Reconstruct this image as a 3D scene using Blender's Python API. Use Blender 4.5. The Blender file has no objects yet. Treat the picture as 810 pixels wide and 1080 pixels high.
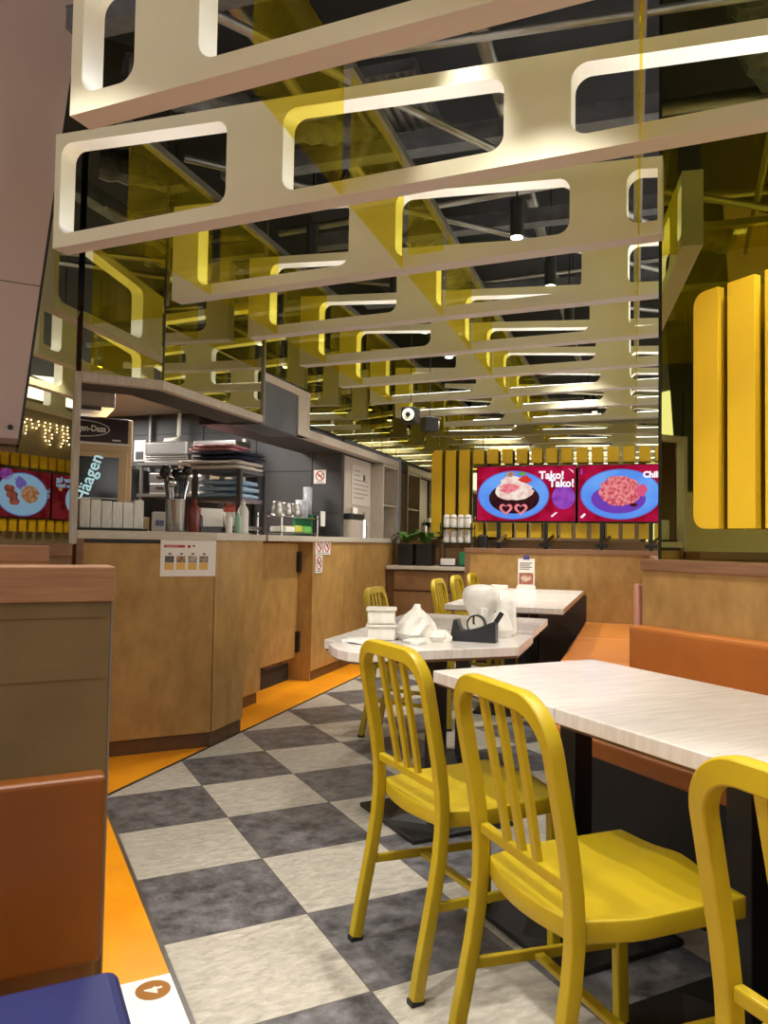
import bpy, bmesh, math, random
from mathutils import Vector, Matrix
from mathutils.geometry import tessellate_polygon
random.seed(7)
C = bpy.context.scene.collection
sc = bpy.context.scene
PI = math.pi
R2 = math.sqrt(2)
S = .457                                   # floor tile side

def W(a, b, z=0.0):                        # a: along the 45 degree aisle, b: across it
    return Vector(((a-b)/R2, (a+b)/R2, z))

# ------------------------------------------------------------------ camera
F_, PITCH, ROLL, YAW = 805.655, .03934, -.01624, 1.10175
cam = bpy.data.cameras.new('camera'); co = bpy.data.objects.new('camera', cam); C.objects.link(co)
fw = Vector((math.cos(YAW)*math.cos(PITCH), math.sin(YAW)*math.cos(PITCH), math.sin(PITCH)))
r0 = Vector((math.sin(YAW), -math.cos(YAW), 0)); d0 = fw.cross(r0)
rt = r0*math.cos(ROLL)+d0*math.sin(ROLL); dn = -r0*math.sin(ROLL)+d0*math.cos(ROLL)
M = Matrix((rt, -dn, -fw)).transposed().to_4x4()
M.translation = Vector((-1.97679*S, -7.96206*S, 2.54272*S))
co.matrix_world = M
cam.sensor_fit = 'HORIZONTAL'; cam.sensor_width = 36; cam.lens = 36*F_/810
cam.clip_start = .02
sc.camera = co
# ------------------------------------------------------------------ world, exposure
w = bpy.data.worlds.new('world'); sc.world = w; w.use_nodes = True
w.node_tree.nodes['Background'].inputs[0].default_value = (.95, .92, .88, 1)
w.node_tree.nodes['Background'].inputs[1].default_value = 1.9
sc.view_settings.view_transform = 'Standard'; sc.view_settings.look = 'None'
sc.view_settings.exposure = 0.7; sc.view_settings.gamma = 1.0
sc.view_settings.use_curve_mapping = False
def area(name, loc, size, energy, col, rot=(0,0,0), sy=None):
    l = bpy.data.lights.new(name, 'AREA'); l.energy = energy; l.color = col
    l.shape = 'RECTANGLE' if sy else 'SQUARE'; l.size = size
    if sy: l.size_y = sy
    o = bpy.data.objects.new(name, l); o.location = loc; o.rotation_euler = rot; C.objects.link(o); return o
WARM = (1, .92, .80)
area('kitchen_light', W(2.3, 1.7, 2.40), .9, 34, (1, .96, .90), (0,0,PI/4), .5)
area('kitchen_light', W(2.6, 3.2, 2.40), .9, 34, (1, .96, .90), (0,0,PI/4), .5)
area('kitchen_light', W(4.4, 1.2, 3.2), .6, 10, WARM, (0,0,PI/4), .6)

# ------------------------------------------------------------------ materials
def srgb(c):
    return tuple((x/255/12.92 if x/255 <= .04045 else ((x/255+.055)/1.055)**2.4) for x in c)+(1,)
MT = {}
def mat(name, col, rough=.5, metal=0, noise=0, nscale=8, stretch=(1,1,1), col2=None, bump=0, spec=.5, coat=0, trans=0, detail=6):
    m = bpy.data.materials.new(name); m.use_nodes = True; MT[name] = m
    nt = m.node_tree; b = nt.nodes['Principled BSDF']
    b.inputs['Base Color'].default_value = srgb(col); b.inputs['Roughness'].default_value = rough
    b.inputs['Metallic'].default_value = metal; b.inputs['Specular IOR Level'].default_value = spec
    b.inputs['Coat Weight'].default_value = coat; b.inputs['Transmission Weight'].default_value = trans
    if noise or bump or col2:
        tc = nt.nodes.new('ShaderNodeTexCoord'); mp = nt.nodes.new('ShaderNodeMapping')
        mp.inputs['Scale'].default_value = stretch
        nt.links.new(tc.outputs['Object'], mp.inputs['Vector'])
        n = nt.nodes.new('ShaderNodeTexNoise'); n.inputs['Scale'].default_value = nscale
        n.inputs['Detail'].default_value = detail; n.inputs['Roughness'].default_value = .6
        nt.links.new(mp.outputs[0], n.inputs['Vector'])
        if col2 or noise:
            r = nt.nodes.new('ShaderNodeValToRGB')
            c2 = col2 or tuple(int(x*(1-noise)) for x in col)
            r.color_ramp.elements[0].position = .33; r.color_ramp.elements[1].position = .68
            r.color_ramp.elements[0].color = srgb(c2); r.color_ramp.elements[1].color = srgb(col)
            nt.links.new(n.outputs['Fac'], r.inputs[0]); nt.links.new(r.outputs[0], b.inputs['Base Color'])
        if bump:
            bp = nt.nodes.new('ShaderNodeBump'); bp.inputs['Strength'].default_value = bump; bp.inputs['Distance'].default_value = .01
            nt.links.new(n.outputs['Fac'], bp.inputs['Height']); nt.links.new(bp.outputs[0], b.inputs['Normal'])
    return m
def emis(name, col, s=1.0, col2=None, nscale=30):
    m = bpy.data.materials.new(name); m.use_nodes = True; MT[name] = m; nt = m.node_tree
    nt.nodes.remove(nt.nodes['Principled BSDF']); e = nt.nodes.new('ShaderNodeEmission')
    e.inputs[0].default_value = srgb(col); e.inputs[1].default_value = s*(.62 if s < 2 else 1)
    if col2:
        tc = nt.nodes.new('ShaderNodeTexCoord'); n = nt.nodes.new('ShaderNodeTexNoise'); n.inputs['Scale'].default_value = nscale
        nt.links.new(tc.outputs['Object'], n.inputs['Vector'])
        r = nt.nodes.new('ShaderNodeValToRGB'); r.color_ramp.elements[0].position = .4; r.color_ramp.elements[1].position = .6
        r.color_ramp.elements[0].color = srgb(col2); r.color_ramp.elements[1].color = srgb(col)
        nt.links.new(n.outputs['Fac'], r.inputs[0]); nt.links.new(r.outputs[0], e.inputs[0])
    nt.links.new(e.outputs[0], nt.nodes['Material Output'].inputs[0]); return m
def mirror(name, col, rough=.01):
    return mat(name, col, rough, 1.0)

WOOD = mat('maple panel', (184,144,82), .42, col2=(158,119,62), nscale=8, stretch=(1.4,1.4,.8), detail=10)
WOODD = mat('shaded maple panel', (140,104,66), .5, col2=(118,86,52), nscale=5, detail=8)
CAP = mat('brown laminate cap', (142,102,72), .4, col2=(120,84,58), nscale=14, stretch=(.4,.4,9))
PLINTH = mat('brown plinth', (104,72,42), .45, noise=.2, nscale=9)
TABLE = mat('whitewashed laminate', (230,224,218), .2, col2=(212,204,197), nscale=7, stretch=(1,9,1))
TABLE2 = mat('whitewashed laminate diagonal', (230,224,218), .2, col2=(212,204,197), nscale=7, stretch=(9,1,1))
TEDGE = mat('pale laminate edge', (200,190,172), .4, noise=.08, nscale=20, stretch=(1,1,6))
TRIM = mat('limed wood trim', (186,174,160), .5, col2=(166,152,138), nscale=9, stretch=(8,8,.8))
YEL = mat('yellow powder coat', (184,158,24), .40, noise=.07, nscale=5, spec=.45)
RUB = mat('black rubber', (26,24,22), .6)
ORG = mat('orange vinyl', (186,110,44), .35, noise=.08, nscale=6, bump=.05)
ORGS = mat('orange seat vinyl', (205,128,56), .3, noise=.08, nscale=5)
PINK = mat('pale piping vinyl', (196,140,120), .5)
BLK = mat('black paint', (20,19,19), .45)
CEIL = mat('black ceiling', (34,34,38), .9, noise=.35, nscale=3)
DUCT = mat('black foil duct', (92,92,98), .45, noise=.3, nscale=10, bump=.8)
STEEL = mat('galvanised steel', (150,146,140), .38, .8, noise=.15, nscale=6)
SS = mat('stainless steel', (178,174,168), .28, .9, noise=.12, nscale=3, stretch=(1,1,12))
SLAT = mat('cream ceiling board', (206,202,176), .55, noise=.03, nscale=2)
SLATB = mat('pale board underside', (196,190,186), .6)
WHITE = mat('white lacquer', (242,240,236), .5)
GREYW = mat('kitchen charcoal wall', (58,57,58), .55, noise=.12, nscale=2)
GREYP = mat('slate fascia', (84,86,92), .55, noise=.08, nscale=2)
SOFF = mat('dark soffit', (46,44,44), .7)
PILL = mat('rosy grey panel', (176,156,150), .6, noise=.02, nscale=1)
KCEIL = mat('kitchen ceiling grey', (150,146,138), .7)
ORFL = mat('orange vinyl floor', (243,160,22), .35, col2=(228,142,18), nscale=3, stretch=(1,1,1))
FIN = mat('mustard fin', (232,188,30), .45)
FINE = mat('pale fin edge', (214,198,130), .5)
BEIGE = mat('beige wall', (150,136,118), .7, noise=.05)
MIR = mirror('facade mirror', (196,194,166))
MIRT = mirror('tv wall mirror', (200,196,172))
MIRY = mirror('smoked olive mirror', (196,196,130), .015)
BLUE = mat('navy blue vinyl', (24,30,84), .45, noise=.1, nscale=4)
PAPER = mat('white paper', (232,226,218), .7)
CREAM = mat('cream fridge body', (206,178,132), .45)
LED = emis('led strip', (250,252,248), 9.0)
LAMPE = emis('lamp lens', (255,246,232), 7.0)
CHROME = mat('chrome', (200,200,200), .12, 1.0)
PLAS = mat('clear plastic boxes', (226,222,212), .3, noise=.12, nscale=30, stretch=(6,6,.6))
WPLA = mat('white plastic', (228,224,214), .4)
BAG = mat('thin plastic bag', (244,240,230), .35, noise=.1, nscale=14, bump=.6)
GRN = mat('plant leaf', (112,150,72), .45, noise=.3, nscale=20)
GREEN = mat('green plastic', (26,120,74), .4)
RED = mat('red ink', (176,56,48), .6)
INK = mat('black ink', (36,32,32), .6)
TANP = mat('printed tan', (222,176,84), .6)
BRN = mat('brown sticker', (158,104,40), .5)
PNKC = mat('pink towel', (214,150,150), .9, noise=.1, bump=.3)
NAVYC = mat('navy towel', (38,42,66), .9, noise=.2, bump=.3)
WHTC = mat('white towel', (216,206,196), .9, noise=.12, bump=.4)
BLUP = mat('pale blue towel', (150,176,200), .8, noise=.1)
SAUCE = mat('red sauce', (120,42,34), .35)
DGLASS = mat('dark fridge glass', (40,44,48), .12, noise=.5, nscale=5)
BRWN = mat('dark chocolate sign', (46,28,24), .35)
MINT = emis('glowing lettering', (190,226,226), .8)  # pale door lettering, brightness added as glow though it is no lamp

def glassy(name, tint, f=.12):
    m = bpy.data.materials.new(name); m.use_nodes = True; MT[name] = m; nt = m.node_tree
    nt.nodes.remove(nt.nodes['Principled BSDF'])
    t = nt.nodes.new('ShaderNodeBsdfTransparent'); t.inputs[0].default_value = tint
    g = nt.nodes.new('ShaderNodeBsdfGlossy'); g.inputs['Roughness'].default_value = .02; g.inputs[0].default_value = (.9,.85,.6,1)
    d = nt.nodes.new('ShaderNodeBsdfDiffuse'); d.inputs[0].default_value = (.75,.6,.02,1)
    fr = nt.nodes.new('ShaderNodeFresnel'); fr.inputs[0].default_value = 1.3
    m1 = nt.nodes.new('ShaderNodeMixShader'); m1.inputs[0].default_value = f
    m2 = nt.nodes.new('ShaderNodeMixShader')
    nt.links.new(t.outputs[0], m1.inputs[1]); nt.links.new(d.outputs[0], m1.inputs[2])
    m2.inputs[0].default_value = .05; nt.nodes.remove(fr); nt.links.new(m1.outputs[0], m2.inputs[1]); nt.links.new(g.outputs[0], m2.inputs[2])
    nt.links.new(m2.outputs[0], nt.nodes['Material Output'].inputs[0]); return m
ACR = glassy('yellow acrylic', (.985,.935,.40,1), .05)

def floor_mat():
    m = bpy.data.materials.new('checker vinyl tile'); m.use_nodes = True; nt = m.node_tree; b = nt.nodes['Principled BSDF']
    L = nt.links.new; N = nt.nodes.new
    tc = N('ShaderNodeTexCoord'); sp = N('ShaderNodeSeparateXYZ'); L(tc.outputs['Object'], sp.inputs[0])
    def mth(op, a, bb=None, cc=None):
        n = N('ShaderNodeMath'); n.operation = op
        for i, v in enumerate((a, bb, cc)):
            if v is None: continue
            if isinstance(v, (int, float)): n.inputs[i].default_value = v
            else: L(v, n.inputs[i])
        return n.outputs[0]
    u = mth('DIVIDE', sp.outputs[0], S); v = mth('DIVIDE', sp.outputs[1], S)
    s = mth('ADD', mth('FLOOR', u), mth('FLOOR', v))
    par = mth('MULTIPLY', mth('FRACT', mth('MULTIPLY', s, .5)), 2.0)      # 0 even (dark) 1 odd (light)
    def dist(x): return mth('ABSOLUTE', mth('SUBTRACT', mth('FRACT', mth('ADD', x, .5)), .5))
    gl = mth('LESS_THAN', mth('MINIMUM', dist(u), dist(v)), .005)
    n1 = N('ShaderNodeTexNoise'); n1.inputs['Scale'].default_value = 11; n1.inputs['Detail'].default_value = 11; n1.inputs['Roughness'].default_value = .74
    n1.inputs['Distortion'].default_value = .15
    L(tc.outputs['Object'], n1.inputs['Vector'])
    n2 = N('ShaderNodeTexNoise'); n2.inputs['Scale'].default_value = 18; n2.inputs['Detail'].default_value = 10; n2.inputs['Roughness'].default_value = .7; n2.inputs['Distortion'].default_value = .7
    mp = N('ShaderNodeMapping'); mp.inputs['Scale'].default_value = (1, 2.4, 1); mp.inputs['Rotation'].default_value = (0,0,.4)
    L(tc.outputs['Object'], mp.inputs[0]); L(mp.outputs[0], n2.inputs['Vector'])
    def ramp(c0, c1, p0, p1, src):
        r = N('ShaderNodeValToRGB'); r.color_ramp.elements[0].color = srgb(c0); r.color_ramp.elements[1].color = srgb(c1)
        r.color_ramp.elements[0].position = p0; r.color_ramp.elements[1].position = p1; L(src, r.inputs[0]); return r.outputs[0]
    dk = ramp((60,58,60), (132,130,131), .38, .72, n1.outputs['Fac'])
    lt = ramp((154,148,136), (192,185,172), .36, .66, n2.outputs['Fac'])
    mx = N('ShaderNodeMix'); mx.data_type = 'RGBA'; L(par, mx.inputs[0]); L(dk, mx.inputs[6]); L(lt, mx.inputs[7])
    m3 = N('ShaderNodeMix'); m3.data_type = 'RGBA'; L(gl, m3.inputs[0]); L(mx.outputs[2], m3.inputs[6]); m3.inputs[7].default_value = srgb((92,86,80))
    L(m3.outputs[2], b.inputs['Base Color'])
    rr = N('ShaderNodeMapRange'); L(n1.outputs['Fac'], rr.inputs[0]); rr.inputs[3].default_value = .30; rr.inputs[4].default_value = .46
    L(rr.outputs[0], b.inputs['Roughness'])
    bp = N('ShaderNodeBump'); bp.inputs['Strength'].default_value = .12; bp.inputs['Distance'].default_value = .004
    n3 = N('ShaderNodeTexNoise'); n3.inputs['Scale'].default_value = 60; L(tc.outputs['Object'], n3.inputs['Vector'])
    L(n3.outputs['Fac'], bp.inputs['Height']); L(bp.outputs[0], b.inputs['Normal'])
    return m
FLOOR = floor_mat()

# ------------------------------------------------------------------ mesh helpers
class MB:
    def __init__(s): s.bm = bmesh.new()
    def box(s, x0, x1, y0, y1, z0, z1, mi=0):
        v = [s.bm.verts.new(p) for p in [(x0,y0,z0),(x1,y0,z0),(x1,y1,z0),(x0,y1,z0),(x0,y0,z1),(x1,y0,z1),(x1,y1,z1),(x0,y1,z1)]]
        for q in [(3,2,1,0),(4,5,6,7),(0,1,5,4),(1,2,6,5),(2,3,7,6),(3,0,4,7)]:
            f = s.bm.faces.new([v[i] for i in q]); f.material_index = mi
        return s
    def prism(s, poly, z0, z1, T=None, mi=0):          # poly in xy, extruded z0..z1; T maps (x,y,z)
        T = T or (lambda p: p)
        n = len(poly)
        lo = [s.bm.verts.new(T((x,y,z0))) for x,y in poly]; hi = [s.bm.verts.new(T((x,y,z1))) for x,y in poly]
        s.bm.faces.new(lo[::-1]).material_index = mi; s.bm.faces.new(hi).material_index = mi
        for i in range(n):
            s.bm.faces.new([lo[i], lo[(i+1)%n], hi[(i+1)%n], hi[i]]).material_index = mi
        return s
    def plate(s, poly, y0, y1, mi=0):                  # poly in (x,z), thickness along y
        return s.prism(poly, y0, y1, lambda p: (p[0], p[2], p[1]), mi)
    def cyl(s, c, r, h, axis='z', seg=20, r2=None, mi=0, cap=True):
        r2 = r if r2 is None else r2
        ax = {'x': lambda p: (c[0]+p[2], c[1]+p[0], c[2]+p[1]), 'y': lambda p: (c[0]+p[0], c[1]+p[2], c[2]+p[1]), 'z': lambda p: (c[0]+p[0], c[1]+p[1], c[2]+p[2])}[axis]
        lo = [s.bm.verts.new(ax((r*math.cos(2*PI*i/seg), r*math.sin(2*PI*i/seg), 0))) for i in range(seg)]
        hi = [s.bm.verts.new(ax((r2*math.cos(2*PI*i/seg), r2*math.sin(2*PI*i/seg), h))) for i in range(seg)]
        if cap: s.bm.faces.new(lo[::-1]).material_index = mi; s.bm.faces.new(hi).material_index = mi
        for i in range(seg):
            s.bm.faces.new([lo[i], lo[(i+1)%seg], hi[(i+1)%seg], hi[i]]).material_index = mi
        return s
    def lathe(s, prof, c=(0,0,0), seg=24, mi=0, jit=0, rnd=None):
        rings = []
        for k, (r, z) in enumerate(prof):
            ring = []
            for i in range(seg):
                rr = r*(1+(rnd.uniform(-jit, jit) if rnd else 0))
                ring.append(s.bm.verts.new((c[0]+rr*math.cos(2*PI*i/seg), c[1]+rr*math.sin(2*PI*i/seg), c[2]+z)))
            rings.append(ring)
        for k in range(len(rings)-1):
            for i in range(seg):
                s.bm.faces.new([rings[k][i], rings[k][(i+1)%seg], rings[k+1][(i+1)%seg], rings[k+1][i]]).material_index = mi
        s.bm.faces.new(rings[0][::-1]).material_index = mi; s.bm.faces.new(rings[-1]).material_index = mi
        return s
    def sweep(s, pts, wd, ht, side=None, closed=False, mi=0, rnd=0):
        # rectangular (or n-gon round if rnd) section along pts; side = constant side axis
        pts = [Vector(p) for p in pts]; n = len(pts); rings = []
        for i, p in enumerate(pts):
            if closed: t = (pts[(i+1)%n]-pts[i-1]).normalized()
            else: t = (pts[min(i+1,n-1)]-pts[max(i-1,0)]).normalized()
            sd = Vector(side) if side else (Vector((0,0,1)).cross(t) if abs(t.z) < .95 else Vector((1,0,0)).cross(t))
            sd = (sd-t*sd.dot(t)).normalized(); up = t.cross(sd)
            if rnd:
                sec = [(wd/2*math.cos(2*PI*k/rnd), ht/2*math.sin(2*PI*k/rnd)) for k in range(rnd)]
            else: sec = [(-wd/2,-ht/2),(wd/2,-ht/2),(wd/2,ht/2),(-wd/2,ht/2)]
            rings.append([s.bm.verts.new(p+sd*x+up*y) for x, y in sec])
        m = len(rings[0])
        for k in range(n if closed else n-1):
            A, B = rings[k], rings[(k+1)%n]
            for i in range(m): s.bm.faces.new([A[i], A[(i+1)%m], B[(i+1)%m], B[i]]).material_index = mi
        if not closed: s.bm.faces.new(rings[0][::-1]).material_index = mi; s.bm.faces.new(rings[-1]).material_index = mi
        return s
    def build(s, name, mats, parent=None, bev=0, smooth=False, loc=None, seg=2):
        bmesh.ops.recalc_face_normals(s.bm, faces=s.bm.faces[:])
        me = bpy.data.meshes.new(name); s.bm.to_mesh(me); s.bm.free()
        for m in (mats if isinstance(mats, (list, tuple)) else [mats]): me.materials.append(m)
        o = bpy.data.objects.new(name, me); C.objects.link(o)
        if parent: o.parent = parent
        if loc is not None: o.location = loc
        if smooth:
            for p in me.polygons: p.use_smooth = True
        if smooth != True: me.set_sharp_from_angle(angle=math.radians(smooth))
        if bev:
            b = o.modifiers.new('bevel', 'BEVEL'); b.width = bev; b.segments = seg; b.limit_method = 'ANGLE'; b.angle_limit = math.radians(40)
        return o
def thing(name, label, cat, loc=(0,0,0), rotz=0, group=None):
    o = bpy.data.objects.new(name, None); o.empty_display_size = .05; C.objects.link(o)
    o.location = loc; o.rotation_euler = (0,0,rotz)
    o['label'] = label; o['category'] = cat
    if group: o['group'] = group
    return o
def tag(o, label, cat, group=None, loc=None, rotz=None):
    o['label'] = label; o['category'] = cat
    if group: o['group'] = group
    if loc is not None: o.location = loc
    if rotz is not None: o.rotation_euler = (0,0,rotz)
    return o
def struct(mb, name, m, bev=0, loc=None, rotz=0):
    o = mb.build(name, m, None, bev); o['kind'] = 'structure'
    if loc is not None: o.location = loc
    o.rotation_euler = (0,0,rotz); return o
def dup(root, loc, rotz, label=None, group=None):
    r = root.copy(); C.objects.link(r); r.location = loc; r.rotation_euler = (0,0,rotz)
    if label: r['label'] = label
    if group: r['group'] = group
    for ch in list(root.children):
        c = ch.copy(); C.objects.link(c); c.parent = r
        for g in ch.children:
            d = g.copy(); C.objects.link(d); d.parent = c
    return r
def text(name, body, size, m, parent, loc, rot=(PI/2,0,0), bold=.0, ext=.0006, align='LEFT'):
    cu = bpy.data.curves.new(name, 'FONT'); cu.body = body; cu.size = size; cu.align_x = align
    cu.offset = bold; cu.extrude = ext; cu.resolution_u = 3
    t = bpy.data.objects.new(name, cu); C.objects.link(t)
    dg = bpy.context.evaluated_depsgraph_get(); dg.update()
    me = bpy.data.meshes.new_from_object(t.evaluated_get(dg)); bpy.data.objects.remove(t)
    me.materials.clear(); me.materials.append(m)
    o = bpy.data.objects.new(name, me); C.objects.link(o); o.parent = parent; o.location = loc; o.rotation_euler = rot
    return o
def ell(cx, cz, rx, rz, n=40, ph=0):
    return [(cx+rx*math.cos(2*PI*i/n+ph), cz+rz*math.sin(2*PI*i/n+ph)) for i in range(n)]
def blob(cx, cz, rx, rz, j=.12, n=26, sd=1):
    rr = random.Random(sd); return [(cx+rx*(1+rr.uniform(-j,j))*math.cos(2*PI*i/n), cz+rz*(1+rr.uniform(-j,j))*math.sin(2*PI*i/n)) for i in range(n)]
def rrect(x0, x1, z0, z1, r, n=6, corners=(1,1,1,1)):
    P = []
    for k, (cx, cz, a0) in enumerate([(x1-r, z1-r, 0), (x0+r, z1-r, PI/2), (x0+r, z0+r, PI), (x1-r, z0+r, 1.5*PI)]):
        if corners[k]:
            for i in range(n+1):
                t = a0+PI/2*i/n; P.append((cx+r*math.cos(t), cz+r*math.sin(t)))
        else: P.append([(x1,z1),(x0,z1),(x0,z0),(x1,z0)][k])
    return P
Q = PI/4

# ================================================================== THE ROOM
struct(MB().box(-6, 7, -9, 9, -.1, 0), 'floor', FLOOR)
orange = [(-.453,-9), (-.453,-.003), (4.7,5.15), (3.9,8.9), (-6,8.9), (-6,-9)]
struct(MB().prism(orange, 0, .0025), 'trim_1', ORFL)
struct(MB().prism([(-.453,-9),(-.440,-9),(-.440,.02),(-.453,.004)], 0, .006), 'trim_2', STEEL)
struct(MB().prism([(-.453,.004),(-.4445,-.004),(4.71,5.15),(4.70,5.16)], 0, .004), 'trim_3', BLK)
struct(MB().box(-6, 7, -9, 9, 3.85, 3.95), 'ceiling', CEIL)
# far mirror wall behind the screens, mirror above the servery counter, mirrored facade
struct(MB().box(5.2, 5.3, -3.6, .62, 1.21, 3.85), 'wall_far', MIRT, rotz=Q)
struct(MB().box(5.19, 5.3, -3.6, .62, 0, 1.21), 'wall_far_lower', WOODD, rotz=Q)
struct(MB().box(2.52, 5.2, .62, .68, 2.12, 3.85), 'wall_servery', MIR, rotz=Q)
struct(MB().box(1.63, 2.52, .62, .68, 2.40, 3.85), 'wall_servery_upper', MIR, rotz=Q)
struct(MB().box(1.68, 1.78, -8.9, -1.21, 1.08, 3.85), 'wall_right', MIRY)
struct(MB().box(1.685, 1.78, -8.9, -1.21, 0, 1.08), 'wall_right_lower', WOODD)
struct(MB().box(1.674, 1.79, -1.212, -1.204, 1.08, 3.85), 'trim_4', BLK)
struct(MB().box(-4.8, -.56, .66, .74, 1.13, 3.85), 'wall_left', MIR)
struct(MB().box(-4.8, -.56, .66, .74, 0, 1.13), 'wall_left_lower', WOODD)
struct(MB().box(-4.9, -4.8, .7, 8.9, 0, 3.85), 'wall_side', BEIGE)
struct(MB().box(-4.45, -4.35, -5.4, -2.2, 0, 2.9), 'wall_back', BEIGE, rotz=Q)
struct(MB().box(-5, 7, 7.6, 7.7, 0, 3.85), 'wall_kitchen_end', GREYW)
# kitchen walls
def kwall():
    m = MB().box(3.52, 3.60, 1.31, 6.0, 0, 3.6).box(3.52, 3.60, .70, 1.31, 1.205, 3.6)
    for z in (1.03, 1.43, 1.83, 2.23): m.box(3.514, 3.522, .70, 6.0, z, z+.006, 1)
    for b in (1.0, 1.6, 2.2, 2.8, 3.4): m.box(3.514, 3.522, b, b+.006, .2, 2.5, 1)
    return m
o = struct(kwall(), 'wall_kitchen', [GREYW, SOFF], rotz=Q)
struct(MB().prism([(-1.5,.96),(-.02,.96),tuple(W(1.0,.84)[:2]),tuple(W(3.52,.84)[:2]),tuple(W(3.52,6)[:2]),(-1.75,7.0)], 2.44, 2.50), 'ceiling_kitchen', KCEIL)
struct(MB().box(-9.1, -9.0, -9, 9, 0, 2.3), 'wall_concourse', BEIGE, rotz=Q)

# ------------------------------------------------------------------ leaning pillar panel at left
p = thing('leaning_panel', 'tall rosy grey cladding panel leaning outward at the upper left', 'wall panel', (-.826,.33,1.62))
zt = 2.2
m = MB()
m.prism([(-2.2,0), (0,0), (.214,zt), (-2.2,zt)], 0, .26, lambda q: (q[0], q[2], q[1]))
m.build('cladding', PILL, p)
MB().prism([(0,0),(.012,0),(.226,zt),(.214,zt)], .002, .26, lambda q: (q[0], q[2], q[1])).build('edge_strip', BLK, p)
MB().box(-2.2, .075, -.001, .002, .735, .739).build('panel_joint', BLK, p)
MB().cyl((-.035,.002,.05), .012, -.012, 'y', 14).build('sensor', BLK, p)

# ------------------------------------------------------------------ ceiling boards
SK = .09
def ztop(b): return 2.9675+.075*b
def slat(k, b1, b0, holes, label):
    ak = .263+.808*(k-3)
    o = thing('ceiling_board', label, 'ceiling board', W(ak, -.87, 0), 0, 'pierced boards hung across the ceiling')
    o.rotation_euler = (0,0,Q-math.atan(SK))
    T = .088; L = math.sqrt(1+SK*SK)
    def yy(b): return (b+.87)*L
    outer = [(yy(b0),2.48),(yy(b1),2.48),(yy(b1),ztop(b1)),(yy(b0),ztop(b0))]
    if k >= 0:
        outer = outer[::-1]; outer = outer[::-1]
    loops = [outer]
    for h1, h0 in holes:
        y0, y1 = yy(h0), yy(h1); P = []; RR = .055; re = .004 if h0-b0 < .03 else RR
        for cx, cz, a0, r in [(y1-RR, ztop(h1)-.052-RR, 0, RR), (y0+re, ztop(h0)-.052-re, PI/2, re), (y0+re, 2.54+re, PI, re), (y1-RR, 2.54+RR, 1.5*PI, RR)]:
            for i in range(7):
                t = a0+PI/2*i/6; P.append((cx+r*math.cos(t), cz+r*math.sin(t)))
        loops.append(P)
    flat = [p for l in loops for p in l]
    tris = tessellate_polygon([[Vector((x,z,0)) for x,z in l] for l in loops])
    mb = MB(); bm = mb.bm
    fr = [bm.verts.new((0,y,z)) for y,z in flat]; bk = [bm.verts.new((T,y,z)) for y,z in flat]
    for t in tris:
        try:
            bm.faces.new([fr[i] for i in t]); bm.faces.new([bk[i] for i in t][::-1])
        except ValueError: pass
    base = 0
    for li, l in enumerate(loops):
        n = len(l)
        for i in range(n):
            f = bm.faces.new([fr[base+i], fr[base+(i+1)%n], bk[base+(i+1)%n], bk[base+i]])
            f.material_index = (2 if i == 0 else 0) if li == 0 else 1
        base += n
    mb.build('board', [SLAT, WHITE, SLATB], o)
    for h1, h0 in holes:
        if h1-h0 < .3: 
            MB().box(.03,.058,yy(h0)+.03,yy(h1)-.03,2.541,2.547).build('led_strip', LED, o); continue
        MB().box(.03,.058,yy(h0)+.06,yy(h1)-.06,2.541,2.547).build('led_strip', LED, o)
    return o
H3 = [(.30,-.58),(-.83,-1.66),(-1.90,-2.62)]
names = ['second', 'third', 'fourth', 'fifth', 'sixth', 'seventh', 'eighth', 'ninth']
slat(0, -.35, -4.0, [(-.67,-1.55),(-1.78,-2.65),(-2.9,-3.7)], 'cream pierced ceiling board overhead, nearer than the first one in view')
slat(-1, -.9, -4.9, [(-1.55,-2.4),(-2.65,-3.5)], 'cream pierced ceiling board behind the camera, seen only in mirrors')
slat(1, -.25, -3.55, [(-.295,-.50),(-.735,-1.60),(-1.83,-2.70)], 'cream pierced ceiling board crossing the top left corner, the nearest in view')
slat(2, .60, -3.0, [(.565,-.34),(-.607,-1.497),(-1.728,-2.62)], 'cream pierced ceiling board second from camera, spanning past the olive mirror')
slat(3, .50, -2.045, [(.33,-.58),(-.83,-1.66),(-1.90,-2.025)], 'cream pierced ceiling board, third from camera, ending at the mirror corner')
for k in range(4, 10):
    slat(k, .46, -2.75, H3, 'cream pierced ceiling board, %s from camera' % names[k-2])
# yellow acrylic sheets between the boards, three rows
rows = [(.24, 2, 'left'), (-.87, 1, 'middle'), (-1.95, 0, 'right')]
for b, k0, rn in rows:
    for k in range(k0, 9):
        a0 = .263+.808*(k-3)+SK*(b+.87)+.092; a1 = .263+.808*(k-2)+SK*(b+.87)-.003
        tag(MB().box(0, a1-a0, -.003, .003, 0, .52).build('acrylic_sheet', ACR),
            
            'yellow see-through acrylic sheet, %s row, behind the %s ceiling board' % (rn, ['overhead','nearest','second','third','fourth','fifth','sixth','seventh','eighth'][k]),
            'acrylic sheet', 'yellow acrylic sheets between ceiling boards', W(a0, b, 2.482), Q)
    e = 'grey metal rail carrying the %s row of yellow acrylic sheets' % rn
    tag(MB().box(-2.2 if k0 == 0 else -.5, 5.19, -.022, .022, 3.003, 3.04).build('hanging_rail', STEEL), e, 'rail', 'rails over acrylic sheets', W(0, b, 0), Q)
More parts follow.
